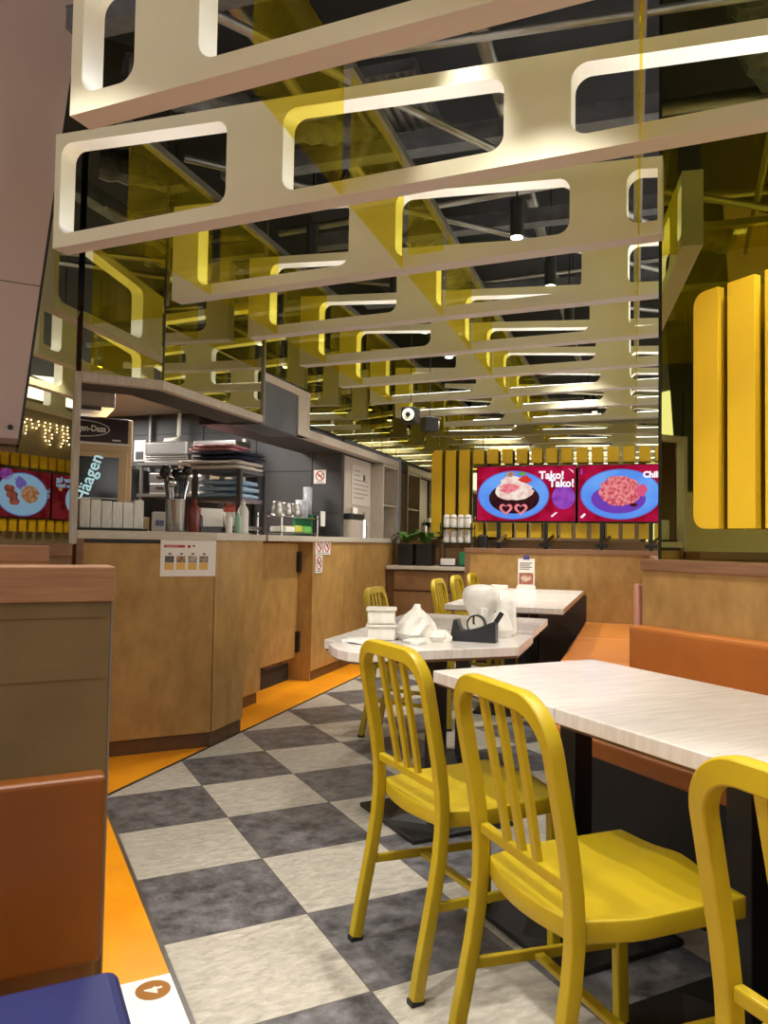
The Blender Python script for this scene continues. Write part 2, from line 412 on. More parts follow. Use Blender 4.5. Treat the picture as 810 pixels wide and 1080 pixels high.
# ceiling services
def tube(name, pts, r, m, label, cat, group=None, seg=12):
    return tag(MB().sweep(pts, 2*r, 2*r, None, rnd=seg).build(name, m, smooth=True), label, cat, group)
def ab(*L): return [W(*p) for p in L]
for i, (b, z, rr, nm) in enumerate([(-.30, 3.45, .035, 'thin'), (-1.25, 3.55, .04, 'thicker')]):
    tube('ceiling_pipe', ab((-.7,b,z),(5.15,b,z)), rr, STEEL, ['thin steel pipe above the boards, between left and middle rails','thicker steel pipe above the boards, right of the middle rail','steel pipe above the boards near the mirrored fascia'][i], 'pipe', 'pipes under the black ceiling')
for i, (a, z) in enumerate([(.75,3.3),(2.0,3.35),(3.3,3.3),(-.55,3.35)]):
    o = tag(MB().box(-.05,.05,-3.2,.4,0,.09).box(-.055,.055,-3.2,.4,.09,.1).build('cable_tray', DUCT), ['black cable tray crossing above the third board','black cable tray crossing above the fifth board','black cable tray crossing far down the ceiling','black cable tray crossing above the nearest board'][i], 'cable tray', 'cable trays under the black ceiling', W(a,0,z), Q)
def flex(pts, r, label):
    P = []; V = [Vector(p) for p in pts]
    for i in range(len(V)-1):
        n = max(2, int((V[i+1]-V[i]).length/.05))
        for j in range(n): P.append(V[i].lerp(V[i+1], j/n))
    mb = MB(); rings = []
    bm = mb.bm
    rr = random.Random(3)
    for i, pnt in enumerate(P):
        t = (P[min(i+1,len(P)-1)]-P[max(i-1,0)]).normalized(); sd = Vector((0,0,1)).cross(t).normalized(); up = t.cross(sd)
        q = r*(1 if i%2 else .88)
        rings.append([bm.verts.new(pnt+(sd*math.cos(2*PI*k/16)+up*math.sin(2*PI*k/16))*q*(1+rr.uniform(-.05,.05))) for k in range(16)])
    for k in range(len(rings)-1):
        for i in range(16): bm.faces.new([rings[k][i], rings[k][(i+1)%16], rings[k+1][(i+1)%16], rings[k+1][i]])
    return tag(mb.build('flexible_duct', DUCT, smooth=False), label, 'duct', 'foil ducts under the black ceiling')
flex(ab((-.9,-1.0,3.5),(-.2,-1.6,3.55),(0,-2.4,3.6),(.1,-3.2,3.6)), .16, 'crumpled black foil duct above the second board')
flex(ab((-1.6,-2.2,3.4),(-.6,-2.7,3.45),(.6,-2.9,3.5)), .2, 'fat black foil duct at the upper right')
flex(ab((1.2,-.1,3.5),(2.4,-.5,3.5),(4.6,-.3,3.5)), .14, 'long black foil duct far along the ceiling')
flex(ab((-.2,.4,3.4),(.4,-.1,3.4),(.9,-.7,3.5)), .10, 'black foil duct bending behind the second board at left')
o = thing('air_grille', 'slatted grey air diffuser above the second ceiling board', 'air vent', W(.55,-.72,3.42), Q)
MB().box(-.3,.3,-.2,.2,.03,.09).build('housing', DUCT, o)
for i in range(8): MB().box(-.28,.28,-.19+i*.05,-.165+i*.05,.01,.035).build('grille_blade', STEEL, o)
rc = random.Random(21)
for i, (p0, p1, r_) in enumerate([((-1.0,-.2),(1.9,-2.1),.022),((-.3,.2),(-.1,-3.1),.018),((.4,.45),(3.6,-2.8),.02),((1.6,.45),(1.2,-3.2),.025),((2.7,.5),(4.8,-2.9),.02),((3.4,.45),(3.0,-3.1),.02),((-1.8,-1.0),(.2,-2.9),.022)]):
    z_ = 3.18+.05*i
    tube('conduit', ab((p0[0],p0[1],z_),(p1[0],p1[1],z_)), r_, STEEL, 'steel conduit crossing diagonally above the boards, %s from the front' % ['second','first','third','fourth','fifth','sixth','seventh'][i], 'conduit', 'conduits under the black ceiling', 10)
# spot lamps
LP = [(1.19,-1.28),(2.10,-1.38),(3.07,-1.43),(3.94,-1.39),(1.20,.02),(2.10,-.25),(2.99,-.24),(3.9,-.24),(-.71,-1.35),(-1.0,-1.6),(-1.9,-1.30),(-.6,-2.5),(-1.5,-2.5),(-2.5,-2.5),(.2,-2.45),(-1.7,-.25),(-2.7,-1.0),(-2.6,.4),(-3.6,-1.6),(-3.4,-3.6)]
LW = ['over the end of the long table','over the diagonal bench','near the screens, right','beside the screen wall','over the counter corner','over the far chairs','above the dining chairs beyond','near the servery end','hung high over the near table','above the near chairs','above the aisle','over the right booth','over the near booth end','behind the camera','over the booth corner','above the left booths','above the near left booth','over the far left booth','behind the left booth','by the back screens']
lamp0 = None
for i, (a, b) in enumerate(LP):
    loc = W(a, b, 2.95)
    lab = 'black cylinder ceiling spotlight %s' % LW[i]
    if lamp0 is None:
        lamp0 = thing('spotlight', lab, 'ceiling lamp', loc, 0, 'black cylinder spotlights')
        MB().cyl((0,0,0), .04, .22, seg=24).build('housing', BLK, lamp0)
        MB().cyl((0,0,.22), .006, .68, seg=8).build('stem', BLK, lamp0)
        MB().cyl((0,0,-.004), .035, .006, seg=24).build('lens', LAMPE, lamp0)
    else: dup(lamp0, loc, 0, lab)
    hi = .42 if i == 8 else 0
    if hi:
        for o_ in C.objects[-4:]:
            if o_.parent is None and o_.name.startswith('spotlight'): o_.location.z += hi
    l = bpy.data.lights.new('spot', 'SPOT'); l.energy = 100 if hi else 56; l.color = (1,.95,.86); l.spot_size = .62 if hi else 1.75; l.spot_blend = .6; l.shadow_soft_size = .03
    lo = bpy.data.objects.new('spot', l); lo.location = W(a, b, 2.935+hi); C.objects.link(lo)
# ceiling speakers
sp0 = None
for i, (a, b, rz, lab) in enumerate([(3.27,-.04,-.0,'black round-faced speaker hanging between board rows, facing the room'),(3.84,-.09,2.2,'black cube speaker hanging farther back, turned sideways')]):
    if sp0 is None:
        sp0 = thing('hanging_speaker', lab, 'speaker', W(a,b,2.29), -Q+rz, 'hanging speakers')
        MB().box(-.07,.07,-.05,.09,-.07,.07).build('cabinet', BLK, sp0, .008)
        MB().cyl((0,-.052,0), .055, -.008, 'y', 24).build('cone_ring', WPLA, sp0)
        MB().cyl((0,-.060,0), .022, -.006, 'y', 20).build('dust_cap', BLK, sp0)
        MB().cyl((0,.02,.07), .004, 1.4, seg=6).build('cable', BLK, sp0)
    else: dup(sp0, W(a,b,2.29), -Q+rz, lab)

# ================================================================== SERVERY CANOPY
c = thing('mirrored_fascia', 'mirror-clad fascia with limed wood frame over the servery corner', 'canopy', (0,0,0))
YA = .642; bB = .532
xa0, xc = -.53, -.11                        # front facet, then the corner
m = MB().box(xa0, xc, YA, YA+.02, 2.03, 3.85); m.build('mirror_panel', MIR, c)
def abbox(mb, a0, a1, b0, b1, z0, z1, mi=0):
    return mb.prism([tuple(W(a0,b0)[:2]), tuple(W(a1,b0)[:2]), tuple(W(a1,b1)[:2]), tuple(W(a0,b1)[:2])], z0, z1, None, mi)
aC = (xc+YA)/R2
abbox(MB(), aC, 1.55, bB, bB+.02, 2.03, 3.85).build('mirror_panel', MIR, c)
abbox(MB(), aC-.005, aC+.003, bB-.004, bB+.01, 2.03, 3.85).build('joint_strip', BLK, c)
abbox(MB(), 1.55, 1.57, bB-.012, bB+.03, 1.98, 3.85).build('joint_strip', STEEL, c)
def corner_poly(off):                       # trim running along both facets, off = set back
    A0 = Vector((xa0, YA)); A1 = Vector((xc, YA)); A2 = W(1.57, bB).xy
    n = Vector((-1,1)).normalized()
    return [A0, A1, A2, A2+n*off, Vector((xc-off*.41, YA+off)), Vector((xa0, YA+off))]
MB().prism([tuple(v) for v in [Vector((q.x, q.y-.012)) for q in corner_poly(.05)]], 1.98, 2.03).build('frame_rail', TRIM, c, .004)
MB().box(xa0-.035, xa0+.0, YA-.02, YA+.06, 1.125, 2.03).build('frame_post', TRIM, c, .003)
MB().prism([tuple(v+Vector((0,.045))) for v in corner_poly(.30)], 1.995, 2.40).build('soffit', SOFF, c)
# second canopy along the servery
c = thing('servery_canopy', 'slate grey box canopy with limed wood edging over the servery counter', 'canopy', (0,0,0), Q)
b0 = .60
MB().box(1.66, 2.30, b0, b0+.25, 1.99, 2.31).build('fascia', GREYP, c)
MB().box(1.66, 2.52, b0-.012, b0+.1, 2.31, 2.37).build('frame_rail', TRIM, c, .004)
MB().box(2.28, 2.50, b0-.014, b0+.06, 2.0, 2.31).build('frame_block', TRIM, c, .003)
MB().box(2.28, 5.02, b0-.012, b0+.08, 2.0, 2.07).build('frame_rail', TRIM, c, .004)
MB().box(1.66, 5.0, b0+.09, b0+.5, 2.0, 2.10).build('soffit', SOFF, c)
c = thing('servery_screen', 'limed wood end screen with open niche at the far end of the servery', 'screen', (0,0,0), Q)
MB().box(3.55, 4.46, b0+.13, b0+.17, 1.202, 1.998).build('screen_panel', TRIM, c)
m = MB(); m.box(4.46,5.02,b0+.25,b0+.29,1.202,1.998); m.box(4.46,4.49,b0-.01,b0+.25,1.202,1.998); m.box(4.99,5.02,b0-.01,b0+.25,1.202,1.998)
m.box(4.46,5.02,b0,b0+.25,1.97,1.998); m.box(4.49,4.99,b0+.0,b0+.25,1.55,1.565)
m.build('niche', TRIM, c)
n = thing('wall_notice', 'pale printed notice on the limed wood screen', 'notice', W(4.15, b0+.13, 1.53), Q)
MB().box(-.28,.28,-.006,-.001,0,.40).build('sheet', mat('notice paper', (192,182,170), .6), n)
for i, ww in enumerate([.16,.18,.42,.44,.40,.42,.3]): MB().box(-.22,-.22+ww,-.008,-.006,.34-i*.045,.348-i*.045).build('print_line', mat('grey ink', (120,112,106), .6), n)
MB().box(.05,.11,-.008,-.006,.26,.32).build('print_symbol', BRWN, n)

# ================================================================== COUNTER
ZC = 1.155
def ABW(a,b): return tuple(W(a,b)[:2])
cab = thing('counter_cabinet', 'maple counter front with a menu notice, at the servery corner', 'counter', (0,0,0), 0, 'servery counter units')
pA = [(-.53,YA),(.2,YA),(.2,YA+.6),(-.53,YA+.6)]
# front face follows X then turns 45 degrees
MB().prism([(-.53,YA+.012),(.198,YA+.012),ABW(.96,.323),ABW(.96,.9),(.0,1.4),(-.53,1.4)], .0, .085).build('plinth', PLINTH, cab)
MB().prism([(-.53,YA),(.2,YA),(.2,1.3),(-.53,1.3)], .085, ZC).build('front_panel', WOOD, cab, .002)
tail = [tuple(q) for q in (Vector((.204,YA)), Vector(ABW(.96,.31)), Vector(ABW(.96,.88)), Vector((.205,1.2)))]
MB().prism(tail, .085, ZC).build('angled_panel', WOOD, cab, .002)
MB().box(-.53,-.495,YA-.012,YA+.02,.0,ZC).build('corner_batten', CAP, cab)
MB().box(-.49,.2,YA-.004,YA+.01,ZC-.022,ZC).build('shadow_gap', SOFF, cab)
cab = thing('counter_cabinet', 'narrow recessed maple counter unit left of the staff gate', 'counter', (0,0,0), Q, 'servery counter units')
MB().box(.97,1.735,.62,1.15,0,.085).build('plinth', PLINTH, cab)
MB().box(.97,1.75,.60,1.15,.085,ZC).build('front_panel', WOOD, cab, .002)
wt = thing('worktop', 'pale stone worktop on the front corner counter', 'worktop', (0,0,0), 0, 'servery worktops')
MB().prism([(-.529,YA-.014),(.206,YA-.014),ABW(.975,.295),ABW(.975,.585),ABW(1.76,.585),ABW(1.76,1.2),(.0,1.5),(-.529,1.5)], ZC, 1.20).build('slab', TEDGE, wt, .003)
g = thing('staff_gate', 'maple staff gate hung clear of the floor with two dark hinges', 'gate', (0,0,0), Q)
MB().box(1.76,2.635,.725,.755,.20,1.14).build('gate_leaf', WOOD, g, .002)
for z in (.90,.24): MB().box(2.60,2.648,.70,.727,z,z+.17).build('hinge', BLK, g, .003)
tag(MB().box(1.76,2.64,.80,.84,0,.14).build('threshold_box', SOFF), 'dark kick plate in the gap under the staff gate', 'kick plate', None, (0,0,0), Q)
cab = thing('counter_cabinet', 'long maple servery counter with paired doors beyond the gate', 'counter', (0,0,0), Q, 'servery counter units')
MB().box(2.66,5.03,.615,1.3,0,.085).build('plinth', PLINTH, cab)
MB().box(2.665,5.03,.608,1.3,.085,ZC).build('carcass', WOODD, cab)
for a0_, a1_ in [(2.65,2.70),(2.703,3.385),(3.389,4.2),(4.204,5.035)]:
    MB().box(a0_,a1_,.60,.612,.085,ZC-.004).build('door', WOOD, cab, .002)
MB().box(2.65,2.662,.612,.86,.0,ZC).build('end_panel', WOOD, cab)
wt = thing('worktop', 'pale stone worktop along the far servery counter', 'worktop', (0,0,0), Q, 'servery worktops')
MB().box(1.80,5.05,.585,1.3,ZC,1.20).build('slab', TEDGE, wt, .003)

# notices on the counter
def sign(name, label, loc, rotz, w_, h_, m=PAPER, cat='sign', group=None):
    t = thing(name, label, cat, loc, rotz, group); MB().box(-w_/2,w_/2,-.004,0,0,h_).build('sheet', m, t); return t
n = sign('menu_notice', 'white allergen style notice with four small food pictures on the counter', (.052,YA-.001,.955), 0, .305, .215, cat='notice')
MB().plate(rrect(-.135,-.02,.158,.173,.006), -.0052, -.004).build('title_bar', RED, n)
text('title_text', 'Beverage items', .010, PAPER, n, (-.12,-.0056,.162))
MB().plate(ell(.002,.165,.009,.009,18), -.0052, -.004).build('symbol', RED, n)
MB().plate(ell(.028,.168,.006,.006,14), -.0052, -.004).build('symbol', INK, n)
for i in range(4):
    x = -.128+i*.063
    MB().box(x,x+.048,-.0052,-.004,.075,.112).build('photo', emis('print photo %d' % i, (170,130,110), .25, (46,40,44), 60) if False else mat('print photo %d' % i, [(120,110,112),(196,150,110),(210,190,176),(186,160,140)][i], .6, col2=(48,38,42), nscale=60), n)
    MB().box(x,x+.048,-.0052,-.004,.036,.073).build('caption_block', TANP, n)
    MB().box(x+.018,x+.034,-.0052,-.004,.120,.128).build('caption_line', INK, n)
def ring(mb, cx, cz, r, t, y0, y1, n=28):
    for i in range(n):
        t0, t1 = 2*PI*i/n, 2*PI*(i+1)/n
        mb.plate([(cx+r*math.cos(t0),cz+r*math.sin(t0)),(cx+r*math.cos(t1),cz+r*math.sin(t1)),(cx+(r-t)*math.cos(t1),cz+(r-t)*math.sin(t1)),(cx+(r-t)*math.cos(t0),cz+(r-t)*math.sin(t0))], y0, y1)
    return mb
def prohibit(label, loc, rotz, w_, h_):
    t = sign('prohibition_sign', label, loc, rotz, w_, h_, group='prohibition signs'); r = w_*.38; cz = h_*.56
    m = ring(MB(), 0, cz, r, r*.2, -.0055, -.004); q = r*.62
    m.plate([(-q-.1*r,q-.1*r),(-q+.1*r,q+.1*r),(q+.1*r,-q+.1*r),(q-.1*r,-q-.1*r)] if False else [(-q-.1*r,cz+q-.1*r),(-q+.1*r,cz+q+.1*r),(q+.1*r,cz-q+.1*r),(q-.1*r,cz-q-.1*r)], -.0058, -.004)
    m.build('ban_ring', RED, t)
    m = MB().plate([(-.5*r,cz-.1*r),(.4*r,cz-.1*r),(.4*r,cz+.1*r),(-.5*r,cz+.1*r)], -.005, -.004)
    m.plate(blob(.45*r,cz+.3*r,.12*r,.2*r), -.005, -.004).box(-.3*w_,.3*w_,-.005,-.004,h_*.08,h_*.12); m.build('pictogram', INK, t)
prohibit('red no-smoking sign on the charcoal kitchen wall', W(3.512,.915,1.71), -Q, .125, .13)
for k, (a, z, nm) in enumerate([(2.76,1.045,'upper left of the three'),(2.935,1.045,'upper right of the three'),(2.765,.893,'lowest of the three')]):
    prohibit('small red and white ban sticker on the far counter, %s' % nm, W(a,.596,z), Q, .15, .145)

# ================================================================== KITCHEN CONTENTS
fr = thing('display_fridge', 'upright glass-door freezer with a dark brown brand header behind the counter', 'fridge', (-.30,2.4,0), 0)
MB().box(-.42,.30,0,.6,0,2.06).build('body', CREAM, fr, .01)
MB().box(-.42,.265,-.03,-.001,1.875,2.055).build('header_panel', BRWN, fr, .005)
m = MB().plate(ell(-.075,1.967,.205,.062,40), -.034, -.031); m.build('logo_border', WPLA, fr)
MB().plate(ell(-.075,1.967,.198,.056,40), -.036, -.034).build('logo_field', BRWN, fr)
text('logo_text', 'Häagen-Dazs', .064, WPLA, fr, (-.038,-.0375,1.948), bold=.0018, align='CENTER').scale = (.82,1,1)
MB().box(-.42,.275,-.03,-.001,1.855,1.868).build('header_trim', WPLA, fr)
MB().box(.15,.21,-.033,-.03,1.885,1.895).build('maker_mark', WPLA, fr)
d = MB().box(-.42,.262,-.03,-.002,.30,1.80).build('door', CREAM, fr, .006)
MB().box(-.38,.20,-.036,-.030,.38,1.76).build('door_glass', DGLASS, d)
MB().box(-.38,.20,-.039,-.036,1.45,1.456).build('shelf_line', SS, d)
text('door_lettering', 'Häagen', .125, MINT, d, (-.03,-.041,1.41), (PI/2,-1.25,0), bold=.002)
hd = thing('extractor_hood', 'stainless steel extractor box above the freezer', 'extractor hood', (-.32,2.45,2.10), 0)
MB().box(-.36,.18,-.1,.4,0.03,.20).build('hood_body', mat('brushed hood', (206,202,194), .45, .4), hd, .004); MB().box(-.30,.08,-.12,.42,0,.03).build('hood_tray', SS, hd)
# wall fittings
p = thing('conduit_box', 'grey electric switch box on a vertical conduit on the kitchen wall', 'switch box', W(3.505,2.90,1.95), -Q)
MB().box(-.07,.07,-.06,0,0,.22).build('box', mat('switch box grey', (176,174,170), .5), p, .004)
MB().box(-.045,.045,-.065,-.06,.13,.20).build('label_plate', PAPER, p); MB().box(-.045,.045,-.065,-.06,.02,.10).build('socket', INK, p)
MB().cyl((.10,-.03,-.15), .018, .72, seg=12).build('conduit', STEEL, p)
tag(MB().sweep([W(3.42,2.42,2.43),W(3.42,2.42,2.20),W(3.42,2.42,2.17),W(3.42,2.49,2.16),W(3.42,2.58,2.16),W(3.42,2.60,2.12),W(3.42,2.60,1.98)], .045,.045,None,rnd=12).build('drain_pipe', WPLA, smooth=True), 'white plastic pipe with a jog, coming down from the kitchen ceiling', 'pipe')
tag(MB().cyl((0,0,0), .02, .8, seg=12).build('wall_pipe', WPLA, loc=W(3.45,1.70,1.35)), 'thin white vertical pipe near the towel rack', 'pipe')
# back shelf
sh = thing('steel_shelf', 'stainless two-tier shelf against the kitchen wall', 'shelf', W(3.25,2.10,0), -Q)
for z in (1.20,1.56,1.86): MB().box(-.52,.50,-.22,.22,z,z+.03).build('shelf_board', SS, sh)
for x in (-.50,-.2,.1,.47): MB().box(x,x+.025,-.21,-.185,0,1.86).build('upright', SS, sh)
MB().box(-.5,.48,.22,.23,1.2,1.86).build('back_sheet', SOFF, sh)
ch = None
for i, (b, lab) in enumerate([(2.32,'grey lidded steel food pan stack, left on the top shelf'),(1.80,'grey lidded steel food pan stack, right on the top shelf')]):
    if ch is None:
        ch = thing('food_pan_stack', lab, 'food pan', W(3.2,b,1.891), -Q, 'lidded pans on the kitchen shelf')
        for k in range(3): MB().box(-.235,.235,-.15,.15,k*.022,k*.022+.016).build('tray', SS, ch, .003)
        MB().prism([(-.23,-.15),(.23,-.15),(.23,.15),(-.23,.15)], .066, .20).build('lid', mat('pan lid', (124,122,120), .35, .6), ch, .02, seg=3)
    else: dup(ch, W(3.2,b,1.891), -Q, lab)
def potm(label, loc, r, h, name='cooking_pot', rz=-Q):
    t = thing(name, label, 'pot', loc, rz)
    MB().lathe([(r*.96,0),(r,.01),(r,h-.01),(r*1.04,h),(r*.9,h+.004)], seg=28).build('body', SS, t, smooth=True)
    MB().lathe([(r*.98,h+.004),(r*.8,h+.018),(.012,h+.026),(.012,h+.045)], seg=28).build('lid', SS, t, smooth=True)
    for s_ in (-1,1): MB().box(s_*r-.02 if s_<0 else r-.005, s_*r+.005 if s_<0 else r+.02, -.03,.03,h*.7,h*.7+.012).build('handle', CHROME, t)
potm('round stainless stock pot on the middle kitchen shelf', W(3.18,2.03,1.591), .105, .17)
for i, (b, z, lab) in enumerate([(2.37,1.591,'lower of two small steel drawer boxes on the middle shelf'),(2.37,1.69,'upper of two small steel drawer boxes on the middle shelf'),(1.72,1.591,'tall steel box at the right of the middle shelf')]):
    t = thing('steel_box', lab, 'box', W(3.15,b,z), -Q, 'steel boxes on the middle shelf'); h = .095 if i < 2 else .22
    MB().box(-.12,.12,-.1,.1,0,h).build('case', SS, t, .004); MB().box(-.04,.04,-.115,-.1,h*.55,h*.68).build('handle', CHROME, t)
# towel rack nearer the front
rk = thing('towel_rack', 'dark grey metal rack carrying towels beside the staff gate', 'rack', W(2.05,1.05,0), -Q)
for x in (-.19,.19):
    for y in (-.2,.2): MB().box(x-.017,x+.017,y-.017,y+.017,0,1.69).build('post', mat('gunmetal %s%s' % (x,y), (78,76,76), .45, .4), rk)
for z in (1.24,1.45,1.665): MB().box(-.19,.19,-.2,.2,z,z+.025).build('shelf_board', SS if z < 1.5 else GREYP, rk)
def cloth(name, label, m, loc, sx, sy, sz, seed, rz=-Q, layers=3):
    rr = random.Random(seed); mb = MB(); bm = mb.bm
    for l in range(layers):
        nx, ny = 12, 8; z0 = sz*l/layers; z1 = sz*(l+1)/layers; ox = rr.uniform(-.02,.02)
        g0 = []
        for top in (0,1):
            gr = []
            for i in range(nx+1):
                row = []
                for j in range(ny+1):
                    u = i/nx*2-1; v = j/ny*2-1; e = max(abs(u)**4, abs(v)**4)
                    zz = (z1-.003-e*(z1-z0)*.3+rr.uniform(-.004,.004)) if top else (z0+e*(z1-z0)*.18)
                    row.append(bm.verts.new((u*sx/2*(1+rr.uniform(-.02,.02))+ox, v*sy/2*(1+rr.uniform(-.02,.02)), zz)))
                gr.append(row)
            g0.append(gr)
            for i in range(nx):
                for j in range(ny):
                    q = [gr[i][j], gr[i+1][j], gr[i+1][j+1], gr[i][j+1]]; bm.faces.new(q if top else q[::-1])
        lo, hi = g0
        for i in range(nx):
            bm.faces.new([lo[i][0],lo[i+1][0],hi[i+1][0],hi[i][0]]); bm.faces.new([lo[i+1][ny],lo[i][ny],hi[i][ny],hi[i+1][ny]])
        for j in range(ny):
            bm.faces.new([lo[0][j+1],lo[0][j],hi[0][j],hi[0][j+1]]); bm.faces.new([lo[nx][j],lo[nx][j+1],hi[nx][j+1],hi[nx][j]])
    return tag(mb.build(name, m, smooth=True), label, 'towel', 'towels on the rack', loc, rz)
zr = 1.691
cloth('folded_towel', 'crumpled white towel at the bottom of the pile on the rack', WHTC, W(2.0,1.09,zr), .52,.38,.075, 1, layers=2)
cloth('folded_towel', 'dark navy folded towel in the middle of the pile on the rack', NAVYC, W(2.0,1.05,zr+.076), .44,.34,.065, 2, layers=2)
cloth('folded_towel', 'pink folded towel on top of the pile on the rack', PNKC, W(2.0,1.11,zr+.142), .36,.30,.055, 3, layers=2)
cloth('folded_towel', 'pale blue towels stacked on the second rack shelf', BLUP, W(2.05,1.05,1.476), .34,.34,.15, 4, layers=3)
# small wares on the corner counter
ZW = 1.201
t = thing('food_box_stack', 'stack of clear takeaway box lids on a black tray at the counter end', 'takeaway boxes', (-.345,.86,ZW), 0)
MB().box(-.19,.19,-.13,.13,0,.012).build('tray', BLK, t, .003)
for i in range(6):
    x = -.165+i*.056
    MB().prism([(x,-.11),(x+.054,-.11),(x+.054,.11),(x,.11)], .012, .155+.006*random.Random(i).random()+.012*(i in (0,1,5))).build('lid_pile', PLAS, t, .006)
t = thing('utensil_canister', 'tall steel canister packed with black ladles and tongs', 'utensil holder', (.02,.86,ZW), 0)
MB().lathe([(.052,0),(.055,.01),(.055,.185),(.057,.19),(.05,.19)], seg=28).build('canister', SS, t, smooth=True)
rr = random.Random(5)
for i in range(9):
    a = 2*PI*i/9; tx, ty = .035*math.cos(a), .035*math.sin(a); ex, ey = tx*2.0, ty*2.0; h = rr.uniform(.26,.34)
    m = MB().sweep([(tx,ty,.12),(ex,ey,h)], .010,.010,None,rnd=8)
    u = m.build('utensil', BLK if i % 3 else CHROME, t)
    MB().lathe([(.008,0),(.026,.015),(.028,.035),(.018,.055),(.004,.06)], (ex,ey,h-.01), 12).build('utensil_head', BLK if i%3 else CHROME, u, smooth=True)
def bottle(label, loc, r, h, body, cap=WPLA, name='bottle', grp='bottles on the front counter'):
    t = thing(name, label, 'bottle', loc, 0, grp)
    MB().lathe([(r*.9,0),(r,.008),(r,h*.62),(r*.8,h*.72),(r*.4,h*.8),(r*.4,h*.84)], seg=20).build('body', body, t, smooth=True)
    MB().lathe([(r*.45,h*.84),(r*.42,h*.9),(r*.14,h*.92),(r*.08,h)], seg=16).build('nozzle', cap, t, smooth=True)
    return t
bottle('dark red sauce bottle beside the utensil canister', (.135,.9,ZW), .036, .21, SAUCE, SAUCE)
bottle('small brown sauce bottle behind the red one', (.19,1.0,ZW), .026, .15, BRWN)
bottle('white slim dispenser bottle near the counter edge', (.37,.98,ZW), .022, .13, WPLA)
bottle('pale green squeeze bottle near the towel rack', (.45,1.06,ZW), .022, .15, mat('pale green plastic', (150,186,166), .4))
t = thing('paper_pack', 'open white paper napkin pack in a black tray', 'napkin pack', (.27,1.04,ZW), .3)
MB().box(-.11,.11,-.07,.07,0,.035).build('tray', BLK, t, .004); MB().box(-.09,.07,-.035,.035,.036,.15).build('napkins', PAPER, t, .006)
t = thing('small_till_box', 'small pale box with a blue print standing near the freezer', 'box', (-.12,1.06,ZW), 0)
MB().box(-.06,.02,-.05,.05,0,.085).build('carton', CREAM, t, .003); MB().prism([(.03,-.05),(.14,-.05),(.12,-.02),(.05,-.02)], 0, .12).build('bag', PAPER, t, .01)
text('print', '88', .05, mat('blue ink', (60,80,140), .6), t, (.055,-.052,.035), bold=.001)
MB().lathe([(.02,.086),(.03,.10),(.02,.13),(.004,.14)], (-.03,0,0), 14).build('knob', BLK, t, smooth=True)
tag(MB().prism([(-.13,-.02),(.13,-.02),(.15,.06),(-.15,.06)], 0, .02).build('steel_tray_edge', SS, loc=W(3.2,2.95,1.86)), 'steel tray on a bracket left of the kitchen shelf', 'tray', None, W(3.2,2.95,1.861), -Q)
tag(MB().box(-.2,.2,-.1,.2,0,1.845).build('equipment_column', SOFF), 'dark upright kitchen machine under the steel tray', 'machine', None, W(3.2,2.95,0), -Q)
bottle('white spray bottle standing on the front worktop end', W(1.66,.72,ZW), .04, .26, WPLA, grp=None)
t = thing('basket', 'white plastic tub holding red packets on the rack', 'tub', W(2.1,1.05,1.266), -Q)
MB().lathe([(.06,0),(.075,.11),(.07,.11)], seg=20).build('tub', WPLA, t, smooth=True)
MB().lathe([(.065,.10),(.08,.14),(.05,.17),(.01,.15)], seg=12, jit=.2, rnd=random.Random(4)).build('packets', mat('coral packets', (222,110,96), .5), t)
# back of corner counter dark equipment (low fridges)
# ---- far servery items
tr = thing('drying_rack', 'two-tier wire rack holding steel jugs on the far servery', 'rack', W(2.85,.92,ZW), Q)
for z in (.02,.155): MB().box(-.38,.38,-.12,.12,z,z+.010).build('wire_tray', CHROME, tr)
for x in (-.37,.37):
    for y in (-.11,.11): MB().cyl((x,y,0), .007, .19, seg=8).build('post', CHROME, tr)
jug0 = None
for i, (a, lab) in enumerate([(2.62,'left'),(2.80,'middle'),(2.98,'right')]):
    if jug0 is None:
        jug0 = thing('steel_jug', 'small steel milk jug on the wire rack, %s' % lab, 'jug', W(a,.92,ZW+.166), Q, 'steel jugs on the wire rack')
        MB().lathe([(.045,0),(.055,.02),(.05,.07),(.04,.11),(.045,.12)], seg=20).build('body', SS, jug0, smooth=True)
        MB().sweep([(.045,0,.10),(.075,0,.09),(.08,0,.05),(.05,0,.03)], .008,.008,None,rnd=6).build('handle', CHROME, jug0)
    else: dup(jug0, W(a,.92,ZW+.166), Q, 'small steel milk jug on the wire rack, %s' % lab)
t = thing('glass_stack', 'stack of clear glasses on the wire rack', 'glasses', W(3.12,.92,ZW+.166), Q)
GL = mat('clear plastic cup', (190,192,198), .15, noise=.2, nscale=20)
for i in range(3): MB().lathe([(.03,0),(.036,.16)], (-.02+.06*i-.04,0,0), 14).build('glass', GL, t, smooth=True)
t = thing('packet_tray', 'green and yellow packets on the lower tier of the wire rack', 'packets', W(2.85,.9,ZW+.031), Q)
MB().box(-.25,-.08,-.08,.08,0,.05).build('packet', WPLA, t, .012); MB().box(-.07,.08,-.08,.08,0,.06).build('packet', mat('lime', (188,190,70), .5), t, .012); MB().box(.09,.27,-.08,.08,0,.06).build('packet', mat('leafgreen', (100,170,80), .5), t, .012)
t = thing('cup_tower', 'clear plastic cup tower standing on a small black cabinet', 'cups', W(3.36,.95,ZW), Q)
MB().box(-.12,.12,-.1,.1,0,.20).build('cabinet', BLK, t, .006); MB().lathe([(.04,.20),(.045,.46),(.04,.46)], (-.05,0,0), 16).build('cup_column', GL, t, smooth=True)
MB().box(.02,.12,-.11,-.101,.10,.24).build('label_card', PAPER, t); MB().box(-.16,-.125,-.09,.09,0,.2).build('side_door', GREEN, t)
t = thing('napkin_holder', 'limed wood napkin box with black cap on the worktop before the screen', 'napkin holder', W(3.74,.66,ZW), Q)
